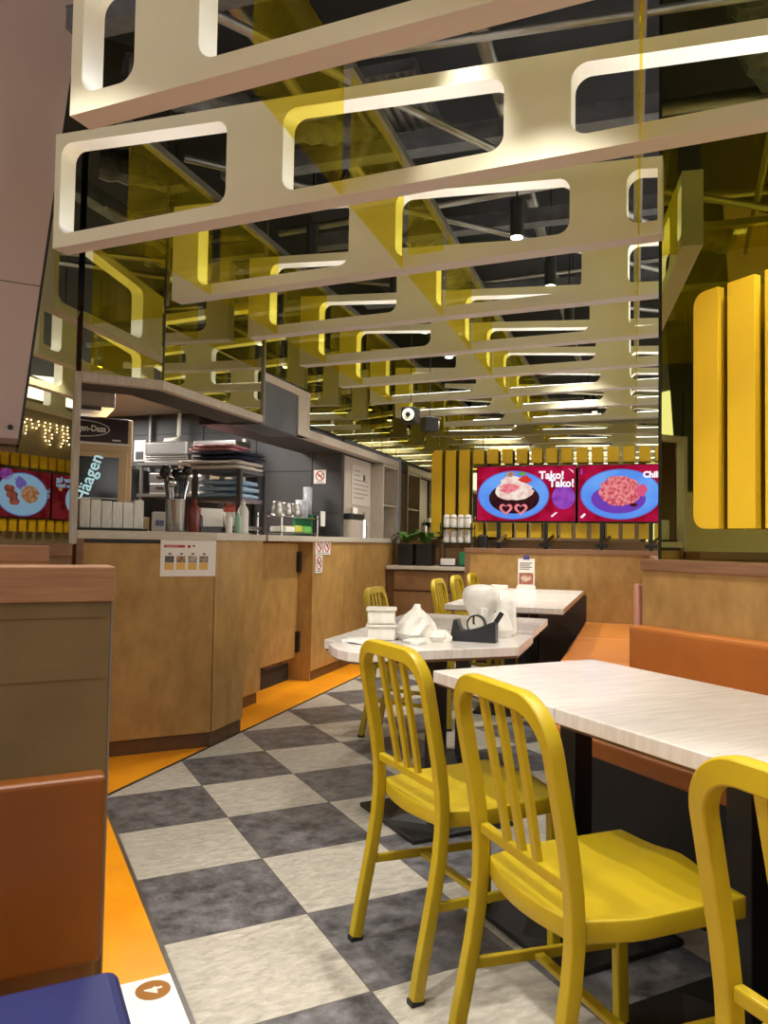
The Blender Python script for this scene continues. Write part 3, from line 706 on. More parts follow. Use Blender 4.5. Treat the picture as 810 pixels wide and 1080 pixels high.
MB().box(-.14,.14,-.05,-.005 if False else .05,0,.17).build('box', TRIM, t, .003); MB().box(-.14,.16,-.055,.055,.17,.23).build('black_cap', BLK, t, .012); MB().prism([(-.05,-.02),(.08,-.02),(.05,.02),(-.02,.02)], .23, .29).build('napkin', PAPER, t)
t = thing('fork_holder', 'chrome cutlery canister beside the napkin box', 'cutlery holder', W(4.02,.655,ZW), Q)
MB().cyl((0,0,0), .04, .18, seg=16).build('canister', CHROME, t, smooth=False); MB().box(-.02,-.008,-.01,.0,.16,.24).box(.01,.022,-.01,.0,.16,.26).build('cutlery', CHROME, t)

# ================================================================== SCREENS AND FINS
def screen(label, loc, rz, fn, w_=1.055, h_=.60):
    t = thing('menu_screen', label, 'screen', loc, rz, None)
    MB().box(-w_/2,w_/2,0,.05,0,h_).build('casing', BLK, t, .003)
    s = MB().box(-w_/2+.008,w_/2-.008,-.002,-.0005,.008,h_-.008).build('display', fn['bg'], t)
    for nm, poly, m, lay in fn['shapes']:
        MB().plate(poly, -.002-.0008*lay, -.0021-.0008*(lay-1)).build(nm, m, s)
    for nm, body, size, x, z, m, b in fn['texts']:
        text(nm, body, size, m, s, (x,-.0085,z), bold=b, ext=.0003)
    return t
E_RED = emis('screen crimson', (196,24,72), .78, (160,14,44), 5)
E_BLU = emis('screen blue plate', (112,168,248), .95, (92,146,240), 3)
E_BLUR = emis('screen plate rim', (96,120,214), .9)
E_BRN = emis('screen cocoa', (72,34,36), .7, (56,24,28), 9)
E_CRM = emis('screen cream', (250,236,220), .95, (236,190,180), 14)
E_PNK = emis('screen pink', (250,150,160), .9, (230,110,120), 20)
E_PUR = emis('screen purple', (160,80,196), .9, (130,60,170), 9)
E_WHT = emis('screen white', (250,246,255), 1.1)
E_NOO = emis('screen noodles', (246,150,150), .9, (206,80,96), 28)
E_GRN = emis('screen green', (120,170,90), .8)
E_MAR = emis('screen maroon', (120,40,46), .6, (90,26,34), 8)
E_BUN = emis('screen bun', (206,160,130), .8, (170,110,84), 20)
E_SKY = emis('screen pale blue', (150,190,250), .9)
def heart(cx, cz, r):
    return [(cx+r*.062*16*math.sin(t)**3, cz+r*.062*(13*math.cos(t)-5*math.cos(2*t)-2*math.cos(3*t)-math.cos(4*t))) for t in [2*PI*i/28 for i in range(28)]]
sh1 = [('orb', ell(.40,.26,.12,.125), E_PUR, 1), ('plate_rim', ell(-.13,.285,.382,.262,56), E_BLUR, 1), ('plate', ell(-.13,.285,.37,.252,56), E_BLU, 2), ('plate_sauce', ell(-.12,.25,.27,.165,44), E_BRN, 3),
       ('roll_cake', blob(-.12,.33,.205,.10,.07,30,2), E_CRM, 4), ('garnish', blob(-.13,.42,.13,.07,.18,24,3), E_CRM, 5), ('topping', blob(-.17,.36,.10,.05,.25,26,5), E_PNK, 6), ('topping', blob(.0,.45,.06,.04,.3,20,6), emis('screen chilli', (220,60,50), .9), 6), ('topping', blob(-.16,.51,.05,.03,.3,20,8), E_BUN, 6),
       ('heart_print', heart(-.205,.135,.072), E_PNK, 5), ('heart_print', heart(-.045,.135,.072), E_PNK, 5), ('heart_core', heart(-.205,.137,.042), E_BRN, 6), ('heart_core', heart(-.045,.137,.042), E_BRN, 6),
       ('leaf_sprig', blob(-.03,.515,.05,.018,.3,16,9), E_GRN, 6), ('squiggle', [(.27,.06),(.32,.10),(.34,.10),(.285,.05)], E_WHT, 2), ('squiggle', [(.445,.565),(.495,.54),(.505,.51),(.485,.535)], E_WHT, 2)]
tx1 = [('slogan', 'Tako!', .112, .145, .458, E_WHT, .004), ('slogan', 'Tako!', .112, .25, .372, E_WHT, .004)]
screen('left wall screen advertising Tako! Tako! with a rolled omelette on a blue plate', W(5.02,-.828,1.405), -Q, dict(bg=E_RED, shapes=sh1, texts=tx1))
sh2 = [('plate_rim', ell(-0.100,.29,.40,.262,56), E_BLUR, 1), ('plate', ell(-0.100,.29,.388,.252,56), E_SKY if False else E_BLU, 2), ('plate_sauce', ell(-0.120,.24,.27,.15,44), emis('screen violet sauce', (120,70,190), .85), 3),
       ('noodle_mound', blob(-0.100,.32,.215,.15,.08,34,12), E_NOO, 4), ('noodle_crown', blob(-0.140,.40,.12,.08,.12,26,14), E_NOO, 5), ('side_pieces', blob(0.110,.33,.05,.06,.2,20,15), emis('screen tomato', (224,90,130), .9), 5), ('greens', blob(0.030,.18,.04,.02,.3,16,16), E_MAR, 5),
       ('squiggle', [(-.50,.05),(-.46,.09),(-.44,.08),(-.48,.04)], E_WHT, 2), ('squiggle', [(-.50,.50),(-.49,.56),(-.48,.56),(-.48,.50)], E_PUR, 2), ('orb', ell(.33,.36,.05,.13), E_PNK, 1)]
tx2 = [('slogan', 'Chili', .085, .122, .462, E_WHT, .004), ('slogan', 'Crab', .10, .355, .36, E_WHT, .004)]
tx2 = tx2[:1]
screen('right wall screen showing pink noodles on a blue plate with the word Chili', W(5.02,-1.90,1.405), -Q, dict(bg=E_RED, shapes=sh2, texts=tx2))
sh3 = [('plate_rim', ell(-.05,.29,.42,.27,56), E_BLUR, 1), ('plate', ell(-.05,.29,.405,.258,56), E_SKY, 2), ('bread', blob(-.17,.30,.15,.11,.05,20,21), E_BUN, 3)]+[('roll_piece', blob(.06+.05*(i%3)+.03*(i//3),.20+.075*(i//2),.06,.045,.1,16,30+i), emis('screen sausage %d' % i, (176,96,90), .8, (130,66,64), 14), 3+i%3) for i in range(6)]+[('leaf_pile', blob(.0,.43,.09,.07,.3,24,40), emis('screen lilac leaf', (130,110,220), .8), 3), ('orb', ell(.22,.52,.10,.07), E_PUR, 2)]
b3 = emis('screen dusk red', (150,44,56), .6, (110,24,36), 4)
screen('mirror-side screen with bread and sausages on a lilac plate, on the back wall', W(-4.28,-3.34,1.385), 3*Q, dict(bg=b3, shapes=sh3, texts=[('slogan','Lobster', .07,-.50,.34,E_SKY,.002),('slogan','Cheese', .07,-.50,.27,E_SKY,.002)]))
sh4 = [('plate', ell(-.12,.27,.40,.26,56), E_SKY, 2), ('bread', blob(-.2,.30,.15,.11,.05,20,21), E_BUN, 3), ('orb', ell(.38,.42,.04,.045), E_BUN, 2)]
screen('mirror-side screen with the Lobster Egg slogan, beside the sausage screen', W(-4.28,-4.415,1.385), 3*Q, dict(bg=b3, shapes=sh4, texts=[('slogan','Lobster Egg', .085,.06,.50,E_SKY,.003),('slogan','Cheese Baked', .07,.06,.43,E_SKY,.002)]))
def fin(label, loc, rz, w_, h_, group, corners=(0,0,0,0), th=.03, name='wall_fin', r=.055):
    return tag(MB().plate(rrect(0, w_, 0, h_, r, 6, corners), 0, th).build(name, FIN, bev=.0015), label, 'fin', group, loc, rz)
FX = .158
ordn = ['first','second','third']
for i in range(3):
    fin('tall mustard fin left of the screens, %s from the left' % ordn[i], W(5.10,.23-i*FX,1.235), -Q, .115, .965, 'tall mustard fins by the screens', (0,1,1,0) if i == 0 else (0,0,0,0))
nums = ['first','second','third','fourth','fifth','sixth','seventh','eighth','ninth','tenth','eleventh','twelfth','thirteenth']
for i in range(13):
    fin('short mustard fin above the screens, %s from the left' % nums[i], W(5.10,-.245-i*FX,2.04), -Q, .115, .16, 'short mustard fins around the screens')
    fin('short mustard fin below the screens, %s from the left' % nums[i], W(5.10,-.245-i*FX,1.235), -Q, .115, .16, 'short mustard fins around the screens')
for i in range(12):
    fin('short mustard fin on the back wall above the screens, %s from the right' % nums[i], W(-4.30,-2.7-i*FX,2.02), 3*Q, .115, .16, 'short mustard fins on the back wall')
    fin('short mustard fin on the back wall below the screens, %s from the right' % nums[i], W(-4.30,-2.7-i*FX,1.22), 3*Q, .115, .155, 'short mustard fins on the back wall')
brk = None
for i, b_ in enumerate([-.55,-1.05,-1.62,-2.1]):
    lab = 'black angled screen bracket between partition and screens, %s from the left' % nums[i]
    if brk is None:
        brk = thing('screen_bracket', lab, 'bracket', W(5.0,b_,0), -Q, 'black screen brackets')
        MB().box(-.02,.02,-.02,.02,0,1.40).build('post', BLK, brk); MB().sweep([(0,-.02,1.18),(.09,-.05,1.26)], .03,.03,(0,1,0)).build('arm', CHROME, brk); MB().box(-.06,.06,-.05,.0,1.14,1.18).build('clamp', BLK, brk)
    else: dup(brk, W(5.0,b_,0), -Q, lab)
# big fins on the right mirror
for i in range(5):
    fin('large mustard fin on the olive mirror, %s' % ['leftmost, with rounded corners','second from the left','third from the left','fourth from the left','fifth, beyond the frame'][i], (1.60,-1.457-i*.162,1.235), -PI/2, .120, .955-.0*i, 'large mustard fins on the olive mirror', (0,1,1,0) if i == 0 else (0,0,0,0), th=.035)
# string lights on the back wall
st = thing('string_lights', 'warm fairy lights hanging in strands on the back wall', 'string lights', W(-4.33,-3.4,2.2), 3*Q)
rr = random.Random(11); BULB = emis('fairy bulb', (255,226,170), 14)
m = MB(); mc = MB()
for i in range(16):
    x = -.8+i*.11; n = rr.randint(3,7)
    mc.box(x-.001,x+.001,-.004,-.002,.42-n*.045,.45)
    for j in range(n): m.lathe([(.003,-.006),(.009,0),(.003,.006)], (x+rr.uniform(-.03,.03),-.012,.42-j*.045), 6)
m.build('bulbs', BULB, st); mc.build('wires', STEEL, st)

# ================================================================== HALF WALL, BENCH, CABINET
hw = thing('half_wall', 'maple half-height partition with a brown cap in front of the screens', 'partition', (0,0,0), Q)
MB().box(4.16,4.27,-2.35,-.37,0,1.075).build('panel', WOOD, hw)
MB().box(4.145,4.285,-2.35,-.36,1.075,1.12).build('cap', CAP, hw, .003)
MB().box(4.150,4.165,-.41,-.365,0,1.075).build('end_batten', CAP, hw)
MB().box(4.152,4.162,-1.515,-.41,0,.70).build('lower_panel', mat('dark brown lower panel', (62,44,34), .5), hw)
sb = thing('side_cabinet', 'low brown cabinet with a pale top between servery and screens', 'cabinet', (0,0,0), Q)
MB().box(4.62,5.1,-.36,.585,.08,.865).build('carcass', PLINTH, sb)
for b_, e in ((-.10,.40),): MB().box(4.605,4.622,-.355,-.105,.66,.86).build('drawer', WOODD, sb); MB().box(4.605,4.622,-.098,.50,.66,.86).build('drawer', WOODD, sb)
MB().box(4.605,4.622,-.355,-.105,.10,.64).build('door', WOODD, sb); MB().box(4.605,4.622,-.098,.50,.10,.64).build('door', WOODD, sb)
MB().box(4.58,5.1,-.36,.585,.875,.915).build('cabinet_top', TEDGE, sb, .003)
MB().box(4.63,5.1,-.35,.58,0,.08).build('plinth', PLINTH, sb)
# plants and boxes on it
for i, (b_, lab, sd) in enumerate([(.41,'leafy green pot plant in a black planter, left on the side cabinet',1),(.20,'leafy green pot plant in a black planter, right on the side cabinet',2)]):
    t = thing('pot_plant', lab, 'plant', W(4.78,b_,.916), Q, 'pot plants on the side cabinet'); rr = random.Random(sd)
    MB().box(-.09,.09,-.085,.085,0,.23).build('planter', BLK, t, .006)
    m = MB(); bm = m.bm
    for k in range(13):
        an = rr.uniform(0,2*PI); ln = rr.uniform(.13,.22); hh = rr.uniform(.05,.16); wd = .055
        d = Vector((math.cos(an),math.sin(an),0)); s_ = Vector((-d.y,d.x,0)); prev = None
        for q in range(6):
            u = q/5; c_ = d*ln*u+Vector((0,0,.23+hh*math.sin(u*2.3))); ww = wd*math.sin(PI*min(.97,max(.06,u)))
            cur = [bm.verts.new(c_-s_*ww+Vector((0,0,.006))), bm.verts.new(c_), bm.verts.new(c_+s_*ww+Vector((0,0,.006)))]
            if prev:
                bm.faces.new([prev[0],prev[1],cur[1],cur[0]]); bm.faces.new([prev[1],prev[2],cur[2],cur[1]])
            prev = cur
    m.build('foliage', GRN, t, smooth=True)
t = thing('condiment_rack', 'chrome wire rack on the side cabinet in front of the tall fins', 'rack', W(4.82,-.14,.916), -Q)
for z in (.0,.24,.40): MB().box(-.17,.17,-.11,.11,z,z+.01).build('rack_shelf', BLK, t)
for x in (-.165,.165):
    for y in (-.105,.105): MB().cyl((x,y,0), .006, .46, seg=8).build('post', BLK, t)
j0 = None
for r_ in range(2):
    for i in range(4):
        lab = 'white lidded jar on the wire rack, %s row, %s from the left' % (['upper','lower'][r_], nums[i])
        loc = W(4.79,-.14+.115-i*.078,.916+(.411 if r_ == 0 else .251))
        if j0 is None:
            j0 = thing('jar', lab, 'jar', loc, -Q, 'white jars on the wire rack')
            MB().lathe([(.034,0),(.037,.01),(.037,.09),(.034,.10)], seg=18).build('body', WPLA, j0, smooth=True)
            MB().lathe([(.036,.10),(.036,.125),(.02,.14),(.004,.142)], seg=18).build('lid', PAPER, j0, smooth=True)
        else: dup(j0, loc, -Q, lab)
tag(MB().box(-.10,.06,-.06,.06,0,.07).build('carton', PAPER, bev=.004), 'small white carton in the bottom of the wire rack', 'carton', None, W(4.80,-.07,.927), -Q)
tag(MB().box(-.06,.06,-.06,.06,0,.14).build('green_box', GREEN, bev=.008), 'green plastic caddy in the bottom of the wire rack', 'box', None, W(4.80,-.235,.927), -Q)
tag(MB().box(-.05,.05,-.05,.05,0,.34).build('black_canister', BLK, bev=.02), 'black canister beside the wire rack, behind the half wall', 'canister', None, W(4.9,-.40,.916), -Q)
MB_ = None
tag(MB().box(-.07,.07,-.05,.05,0,.916).build('canister_pedestal', WOODD), 'narrow maple pedestal under the black canister', 'pedestal', None, W(4.9,-.43,0), -Q)
# diagonal bench
bn = thing('diagonal_bench', 'orange upholstered bench running to the half wall', 'bench', (0,0,0), Q)
MB().box(.75,4.155,-2.05,-1.52,0,.38).build('bench_base', mat('dark brown bench base', (58,40,30), .5), bn)
for a0_, a1_ in [(.75,1.65),(1.652,2.9),(2.902,4.155)]: MB().box(a0_,a1_,-2.06,-1.505,.38,.45).build('seat_pad', ORGS, bn, .012)
MB().box(1.35,4.155,-2.13,-2.07,0,1.08).build('bench_back', WOODD, bn)
# right booth
bt = thing('booth_bench', 'orange banquette with maple back under the olive mirror on the right', 'bench', (0,0,0), 0)
MB().box(1.05,1.55,-6.2,-1.24,0,.40).build('bench_base', BLK, bt)
MB().box(1.03,1.50,-6.2,-1.23,.40,.465).build('seat_pad', ORG, bt, .012)
MB().box(1.50,1.575,-6.2,-1.20,.40,.83).build('back_pad', ORG, bt, .02, seg=3)
MB().box(1.57,1.675,-6.2,-1.215,0,1.06).build('maple_back', WOOD, bt)
MB().box(1.555,1.678,-6.2,-1.215,1.06,1.106).build('cap', CAP, bt, .003)
MB().box(1.56,1.672,-1.198,-1.172,.40,1.0).build('end_pad', PINK, bt, .008)
MB().box(1.572,1.60,-1.243,-1.22,1.12,1.20).build('socket_plate', SS, bt) if False else None

# ================================================================== TABLES
def pedestal(t, x, y, zt=.71, sq=.24, rz=0):
    MB().box(x-.035,x+.035,y-.035,y+.035,.02,zt).build('post', BLK, t, .004)
    MB().prism([(x-sq,y-sq),(x+sq,y-sq),(x+sq,y+sq),(x-sq,y+sq)], 0, .018).build('base_plate', BLK, t, .004)
    MB().lathe([(sq*.9,.018),(.06,.055)], (x,y,0), 4).build('base_cone', BLK, t)
    MB().box(x-.15,x+.15,y-.03,y+.03,zt-.02,zt).build('top_bracket', BLK, t)
labs = ['white laminate table at the far end of the booth row','white laminate table in the middle of the booth row, joined to the far one','white laminate table nearest the camera at the right edge','white laminate table beyond the frame at the near end of the booth']
for i in range(4):
    t = thing('dining_table', labs[i], 'table', (.705,-1.795-i*.603,0), 0, 'square tables along the right booth')
    MB().box(-.335,.335,-.30,.30,.712,.75).build('tabletop', [TABLE], t, .003)
    MB().box(-.325,.325,-.29,.29,.704,.712).build('underside', PLINTH, t)
    pedestal(t, 0.0, 0.0, .704, .22)
# small pair
P3 = [(.965,-1.12),(1.22,-.86),ABW(.33,-.70),ABW(-.20,-.70)]
P3 = [(.985,-1.13),ABW(.33,-1.50),ABW(.33,-.70)]
# rounded left end
c1 = [ABW(-.22,-.70),(.355,-.72),(.305,-.78),(.285,-.86),(.275,-.94),(.285,-1.01),(.315,-1.05),(.37,-1.063)]
t = thing('angled_table', 'white table with rounded left end carrying packed boxes and a tape dispenser', 'table', (0,0,0), 0)
MB().prism(P3+c1, .712, .75).build('tabletop', TABLE2, t, .003)
MB().prism([(x*.98+.015,y*.98-.02) for x, y in P3+c1], .704, .712).build('underside', PLINTH, t)
tt = Matrix.Rotation(0,4,'Z')
pedestal(t, .80, -.80, .704, .24)
t = thing('dining_table', 'white laminate table directly behind the rounded one', 'table', W(.79,-1.08,0), Q, 'tables set on the diagonal')
MB().box(-.35,.35,-.40,.40,.712,.75).build('tabletop', TABLE, t, .003); MB().box(-.34,.34,-.39,.39,.704,.712).build('underside', PLINTH, t)
pedestal(t, 0, 0, .704, .22)
for i, (a0_, a1_, lab) in enumerate([(1.86,2.56,'nearest'),(2.563,3.26,'middle'),(3.263,3.97,'farthest, below the menu card')]):
    t = thing('dining_table', 'white laminate table at the diagonal bench, %s' % lab, 'table', W((a0_+a1_)/2,-1.11,0), Q, 'tables set on the diagonal'); hh = (a1_-a0_)/2
    MB().box(-hh,hh,-.395,.395,.712,.75).build('tabletop', TABLE, t, .003); MB().box(-hh+.01,hh-.01,-.385,.385,.704,.712).build('underside', PLINTH, t)
    pedestal(t, 0, 0, .704, .22)
# things on the tables
ZT = .751
def tape():
    t = thing('tape_dispenser', 'black desk tape dispenser near the corner of the rounded table', 'tape dispenser', (.905,-.925,ZT), math.radians(-47))
    prof = [(-.098,0),(.10,0),(.098,.088),(.085,.086),(.03,.062),(-.03,.044),(-.052,.046),(-.066,.09),(-.082,.09)]
    MB().plate(prof, -.03, .03).build('body', mat('black plastic', (26,28,32), .4), t, .004)
    m = MB(); ring(m, .012, .072, .036, .031, -.012, .012, 32)
    m.build('tape_roll', mat('clear tape', (214,210,196), .3), t)
    m = MB(); ring(m, .012, .072, .040, .006, -.014, .014, 32); m.box(-.002,.006,-.014,.014,.072,.106); m.build('hub', BLK, t)
    MB().sweep([(.092,0,.08),(.12,0,.125)], .005,.02,(0,1,0)).build('cutter_arm', BLK, t)
tape()
rr = random.Random(2)
t = thing('stuffed_plastic_bag', 'bulging white plastic bag standing behind the tape dispenser', 'bag', (1.12,-.66,ZT), 0)
MB().lathe([(.05,0),(.055,.03),(.05,.07),(.075,.12),(.092,.16),(.088,.195),(.06,.215),(.02,.222)], seg=20, jit=.06, rnd=rr).build('bag', BAG, t, smooth=True)
o = t.children[0]; o.modifiers.new('sub','SUBSURF').levels = 1; o.modifiers['sub'].render_levels = 2
t = thing('plastic_cup_stack', 'clear plastic cone of stacked cups right of the bulging bag', 'cups', (1.17,-.79,ZT), 0)
MB().lathe([(.045,0),(.05,.02),(.042,.15),(.035,.16)], seg=18, jit=.05, rnd=rr).build('sleeve', BAG, t, smooth=True)
MB().lathe([(.05,0),(.055,.03),(.03,.10),(.02,.11)], (-.05,-.03,0), seg=14, jit=.1, rnd=rr).build('crumple', BAG, t)
MB().box(-.10,-.06,.05,.09,0,.12).build('tall_cup', BAG, t, .01)
for i, (z, lab) in enumerate([(0,'lower'),(.068,'upper')]):
    t = thing('takeaway_box', '%s clear takeaway box in the pile on the rounded table' % lab, 'takeaway box', (.565,-.735,ZT+z), math.radians(-28), 'takeaway boxes on the rounded table')
    MB().prism([(-.058,-.05),(.058,-.05),(.058,.05),(-.058,.05)], 0, .055).build('tub', PLAS if False else BAG, t, .008); MB().box(-.064,.064,-.056,.056,.055,.066).build('lid', WPLA, t, .003)
t = thing('crumpled_bag', 'crumpled clear plastic bag lying beside the takeaway boxes', 'bag', (.70,-.80,ZT), 0)
MB().lathe([(.07,0),(.085,.03),(.07,.07),(.05,.10),(.02,.13),(.012,.15)], seg=16, jit=.18, rnd=rr).build('bag', BAG, t)
MB().lathe([(.05,0),(.06,.02),(.03,.045)], (.075,-.06,0), seg=14, jit=.25, rnd=rr).build('bag_tail', BAG, t)
MB().lathe([(.045,0),(.05,.01),(.03,.02)], (-.05,-.10,0), seg=12, jit=.3, rnd=rr).build('bag_corner', BAG, t)
tag(MB().lathe([(.075,0),(.08,.006),(.05,.016),(.01,.02)], seg=14, jit=.25, rnd=rr).build('plastic_wrap', BAG), 'flat scrap of plastic wrap at the rounded table end', 'plastic wrap', None, (.45,-.78,ZT), 0)
t = thing('menu_card_stand', 'upright white menu card with a bowl picture on the far table', 'menu card', W(3.86,-1.0,ZT), -Q)
MB().box(-.085,.085,-.02,.03,0,.03).build('card_base', PAPER, t); MB().box(-.075,.075,-.006,0,.03,.28).build('card', PAPER, t)
MB().box(-.065,.065,-.0075,-.006,.045,.15).build('bowl_photo', mat('bowl photo', (190,120,90), .6, col2=(110,50,40), nscale=50), t)
MB().plate(ell(0,.10,.05,.03), -.009, -.0075).build('bowl', mat('bowl print', (228,206,190), .6, col2=(150,80,60), nscale=60), t)
for i in range(4): MB().box(-.06,.05-.02*(i%2),-.0075,-.006,.235-i*.018,.242-i*.018).build('print_line', INK, t)
MB().box(-.03,.03,-.01,.004,.27,.31).build('clip', mat('violet clip', (70,60,120), .5), t, .006)
t = thing('napkin_tray', 'small white napkin tray beside the menu card', 'napkins', W(3.72,-.80,ZT), -Q)
MB().box(-.10,.05,-.04,.04,0,.04).build('tray', WPLA, t, .004)

# ================================================================== CHAIRS
def hexsweep(pts, dpt, wd, fn=None):
    m = MB(); rings = []; P = [Vector(q) for q in pts]; n = len(P)
    for i, p_ in enumerate(P):
        tg = (P[min(i+1,n-1)]-P[max(i-1,0)]).normalized(); fx = Vector((1,0,0)); fx = (fx-tg*fx.dot(tg)).normalized(); sd = tg.cross(fx)
        ww = wd+.010*abs(tg.y)
        rings.append([m.bm.verts.new(p_+fx*x*dpt+sd*y*ww/2) for x, y in [(-.3,-1),(.3,-1),(.43,-.94),(.5,-.8),(.5,.8),(.43,.94),(.3,1),(-.3,1),(-.43,.94),(-.5,.8),(-.5,-.8),(-.43,-.94)]])
    for k in range(n-1):
        for i in range(12): m.bm.faces.new([rings[k][i], rings[k][(i+1)%12], rings[k+1][(i+1)%12], rings[k+1][i]])
    m.bm.faces.new(rings[0][::-1]); m.bm.faces.new(rings[-1]); return m
def make_chair(label):
    t = thing('dining_chair', label, 'chair')
    hw_ = .175
    # seat pan, dished, with a thick skirt
    m = MB(); bm = m.bm; nx, ny = 14, 14; x0, x1 = -.165, .225
    def wy(x): return .163+.030*min(1,(x-x0)/.12) if True else .19
    top = []; bot = []
    for i in range(nx+1):
        u = i/nx; rt_, rb_ = [], []
        for j in range(ny+1):
            v = j/ny*2-1
            xr = x0+ (.040*(1-v*v) if True else 0)*(-1) + .0     # rear edge bows back between the uprights
            x = (x0-.028*(1-v*v))*(1-u)+(x1+.012*(1-v*v))*u
            y = v*wy(x)
            dish = .016*math.exp(-((x-.0)/.15)**2)*(1-.55*math.exp(-(y/.05)**2)*(1 if x > .0 else .3))*(1-v**6)
            z = .462-dish+.010*max(0,(x-.12)/.1)*math.exp(-(y/.06)**2)
            rt_.append(bm.verts.new((x,y,z))); rb_.append(bm.verts.new((x,y,.415 if (i in (0,nx) or j in (0,ny)) else .43)))
        top.append(rt_); bot.append(rb_)
    for i in range(nx):
        for j in range(ny):
            bm.faces.new([top[i][j],top[i+1][j],top[i+1][j+1],top[i][j+1]]); bm.faces.new([bot[i][j+1],bot[i+1][j+1],bot[i+1][j],bot[i][j]])
    for i in range(nx):
        bm.faces.new([bot[i][0],bot[i+1][0],top[i+1][0],top[i][0]]); bm.faces.new([top[i][ny],top[i+1][ny],bot[i+1][ny],bot[i][ny]])
    for j in range(ny):
        bm.faces.new([top[0][j],top[0][j+1],bot[0][j+1],bot[0][j]]); bm.faces.new([bot[nx][j],bot[nx][j+1],top[nx][j+1],top[nx][j]])
    o = m.build('seat', YEL, t, .006, smooth=False, seg=3)
    for p_ in o.data.polygons: p_.use_smooth = True
    # rear legs
    for s_ in (-1,1):
        y = s_*hw_
        pts = [(-.250,y,.012),(-.236,y,.09),(-.217,y,.18),(-.199,y,.27),(-.186,y,.35),(-.1795,y,.42),(-.1795,y,.458)]
        l = hexsweep(pts, .032, .030).build('leg', YEL, t, smooth=24)
        MB().box(-.27,-.232,y-.014,y+.014,0,.014).build('foot', RUB, l, .002)
    for s_ in (-1,1):
        y = s_*.165
        l = MB().sweep([(.205,y,.012),(.200,y,.25),(.196,y,.42)], .026,.034,(0,1,0)).build('leg', YEL, t, .006, seg=3)
        MB().box(.190,.222,y-.014,y+.014,0,.014).build('foot', RUB, l, .002)
    # back loop
    def bx_(z): return -.1795-.010*(max(0,z-.48)/.14 if z < .62 else 1)-.058*max(0,(z-.56)/.31)**1.15
    pts = []
    ztp = .862; r = .085
    for z in (.458,.48,.52,.60,.68,.74,ztp-r): pts.append((bx_(z), hw_, z))
    for i in range(1,13):
        a = PI/2*i/12; z = ztp-r+r*math.sin(a); pts.append((bx_(z), hw_-r+r*math.cos(a), z))
    pts += [(p_[0], -p_[1], p_[2]) for p_ in pts[::-1]]
    hexsweep(pts, .032, .030).build('back_frame', YEL, t, smooth=24)
    # lower rail and three slats
    zr_ = .525
    MB().box(bx_(zr_)-.008,bx_(zr_)+.012,-hw_+.014,hw_-.014,zr_-.012,zr_+.012).build('back_rail', YEL, t, .004)
    for y in (-.062,0,.062):
        MB().sweep([(bx_(.53)+.002,y*.9,.53),(bx_(.60),y*.95,.60),(bx_(.70),y,.70),(bx_(.842),y*1.03,.842)], .022,.014,(0,1,0)).build('back_slat', YEL, t, .003)
    # H stretcher
    for s_ in (-1,1):
        MB().sweep([(-.208,s_*.172,.225),(.198,s_*.165,.205)], .014,.024,(0,1,0)).build('stretcher', YEL, t, .003)
    MB().sweep([(-.03,-.168,.214),(-.03,.168,.214)], .024,.014,(1,0,0)).build('stretcher', YEL, t, .003)
    return t
ch0 = make_chair('yellow metal slat-back chair left at the far table of the booth row')
ch0.location = (.325,-1.745,0); ch0.rotation_euler = (0,0,math.radians(1)); ch0['group'] = 'yellow slat-back chairs'
G = 'yellow slat-back chairs'
for x, y, r, lab in [(.262,-2.365,-5,'yellow metal slat-back chair at the middle booth table, its whole seat in view'),(.235,-3.045,-4,'yellow metal slat-back chair cut off by the right edge'),(.235,-3.75,-2,'yellow metal slat-back chair beside the camera, out of frame')]:
    dup(ch0, (x,y,0), math.radians(r), lab, G)
for a, b_, r, lab in [(1.30,-.645,-45,'yellow chair whose back shows behind the takeaway boxes'),(2.62,-.72,-45,'yellow chair at the diagonal tables, nearest of the three'),(3.35,-.70,-45,'yellow chair at the diagonal tables, middle of the three'),(3.85 if False else 3.95,-.72,-45,'yellow chair at the diagonal tables, farthest of the three')]:
    p_ = W(a, b_-(.0), 0)
    dup(ch0, p_, math.radians(r), lab, G)

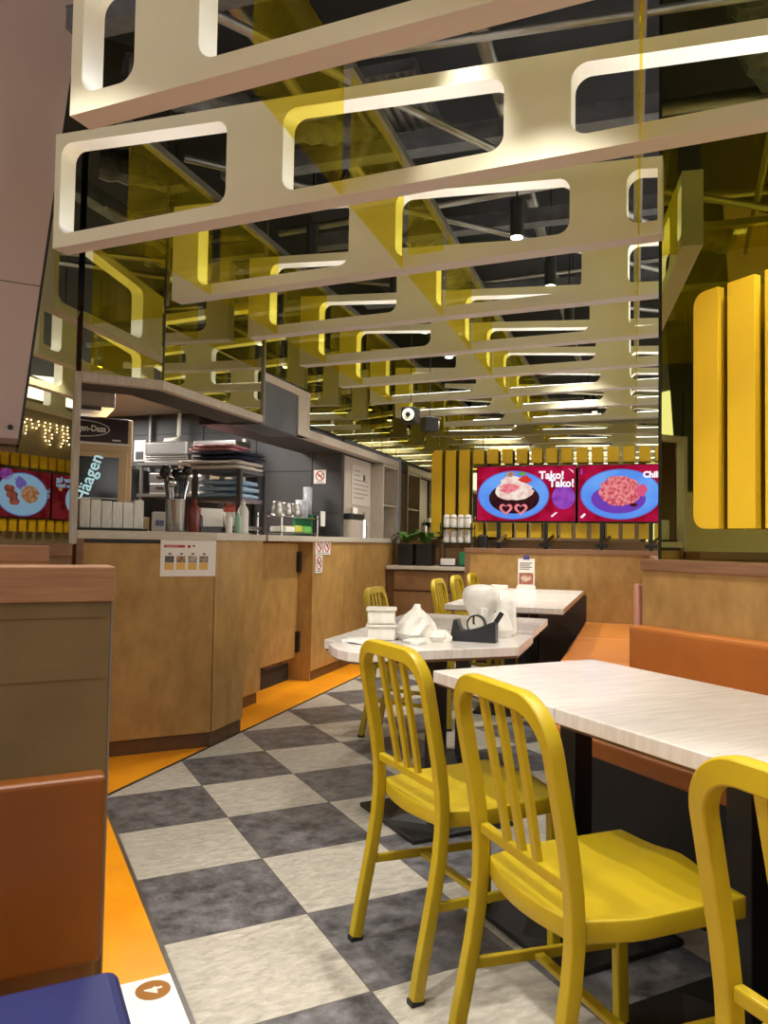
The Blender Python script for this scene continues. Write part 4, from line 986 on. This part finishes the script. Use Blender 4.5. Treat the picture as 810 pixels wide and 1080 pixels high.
# ================================================================== LEFT BOOTHS
bt = thing('booth_divider', 'near left booth back with brown cap, maple panel and orange pad', 'booth', (-.695,-2.035,0), 0)
MB().box(-2.4,0,0,.09,.0,1.035).build('panel', mat('olive brown laminate', (104,84,52), .4, col2=(88,70,42), nscale=5, stretch=(1,1,1)), bt)
MB().box(-2.4,.006,-.004,.10,1.035,1.105).build('cap', CAP, bt, .003)
m = MB().box(-.205,-.2035,-.001,.001,.72,1.03).box(-1.0,-.01,-.001,.001,1.005,1.0065).box(-1.0,-.01,-.001,.001,.885,.8865); m.build('panel_joints', PLINTH, bt)
MB().box(-2.4,-.006,-.05,.0,.36,.71).build('back_pad', mat('shaded orange vinyl', (120,66,20), .35, noise=.08, nscale=4), bt, .01, seg=3)  # orange pad in shade, the shade put into the darker colour
MB().box(-2.4,-.012,-.012,.0,.0,.36).build('kick_board', WOODD, bt)
MB().box(-.001,.004,0,.09,0,1.035).build('edge_strip', STEEL, bt)
bt = thing('booth_divider', 'farther left booth back, only its brown cap and top edge showing', 'booth', (-.715,-.25,0), 0)
MB().box(-2.4,0,0,.09,0,1.06).build('panel', WOODD, bt); MB().box(-2.4,.006,-.004,.10,1.06,1.125).build('cap', CAP, bt, .003)
lg = thing('mirror_ledge', 'brown ledge at the foot of the left mirror', 'ledge', (-.56,.5,0), 0)
MB().box(-3.2,0,0,.15,1.065,1.13).build('shelf', CAP, lg, .003); MB().box(-3.2,0,.02,.15,0,1.065).build('panel', WOODD, lg)
t = thing('bench_seat', 'navy blue upholstered seat corner at the bottom left', 'seat', (-.70,-2.29,0), 0)
MB().box(-1.6,0,-.75,.0,.36,.455).build('cushion', BLUE, t, .02, seg=3); MB().box(-1.58,-.03,-.73,-.03,0,.36).build('base', BLK, t)
# floor marker 4
t = thing('floor_marker', 'white floor sticker with a brown disc numbered 4', 'floor sticker', (-.507,-1.59,.003), 0)
MB().box(-.25,.054,-.5,.06,0,.0012).build('white_panel', WHITE, t)
MB().prism(ell(0,0,.044,.044,36), .0012, .002).build('disc', BRN, t)
text('numeral', '4', .062, PAPER, t, (.022,-.018,.0023), (0,0,PI/2), bold=.0012, ext=.0002)
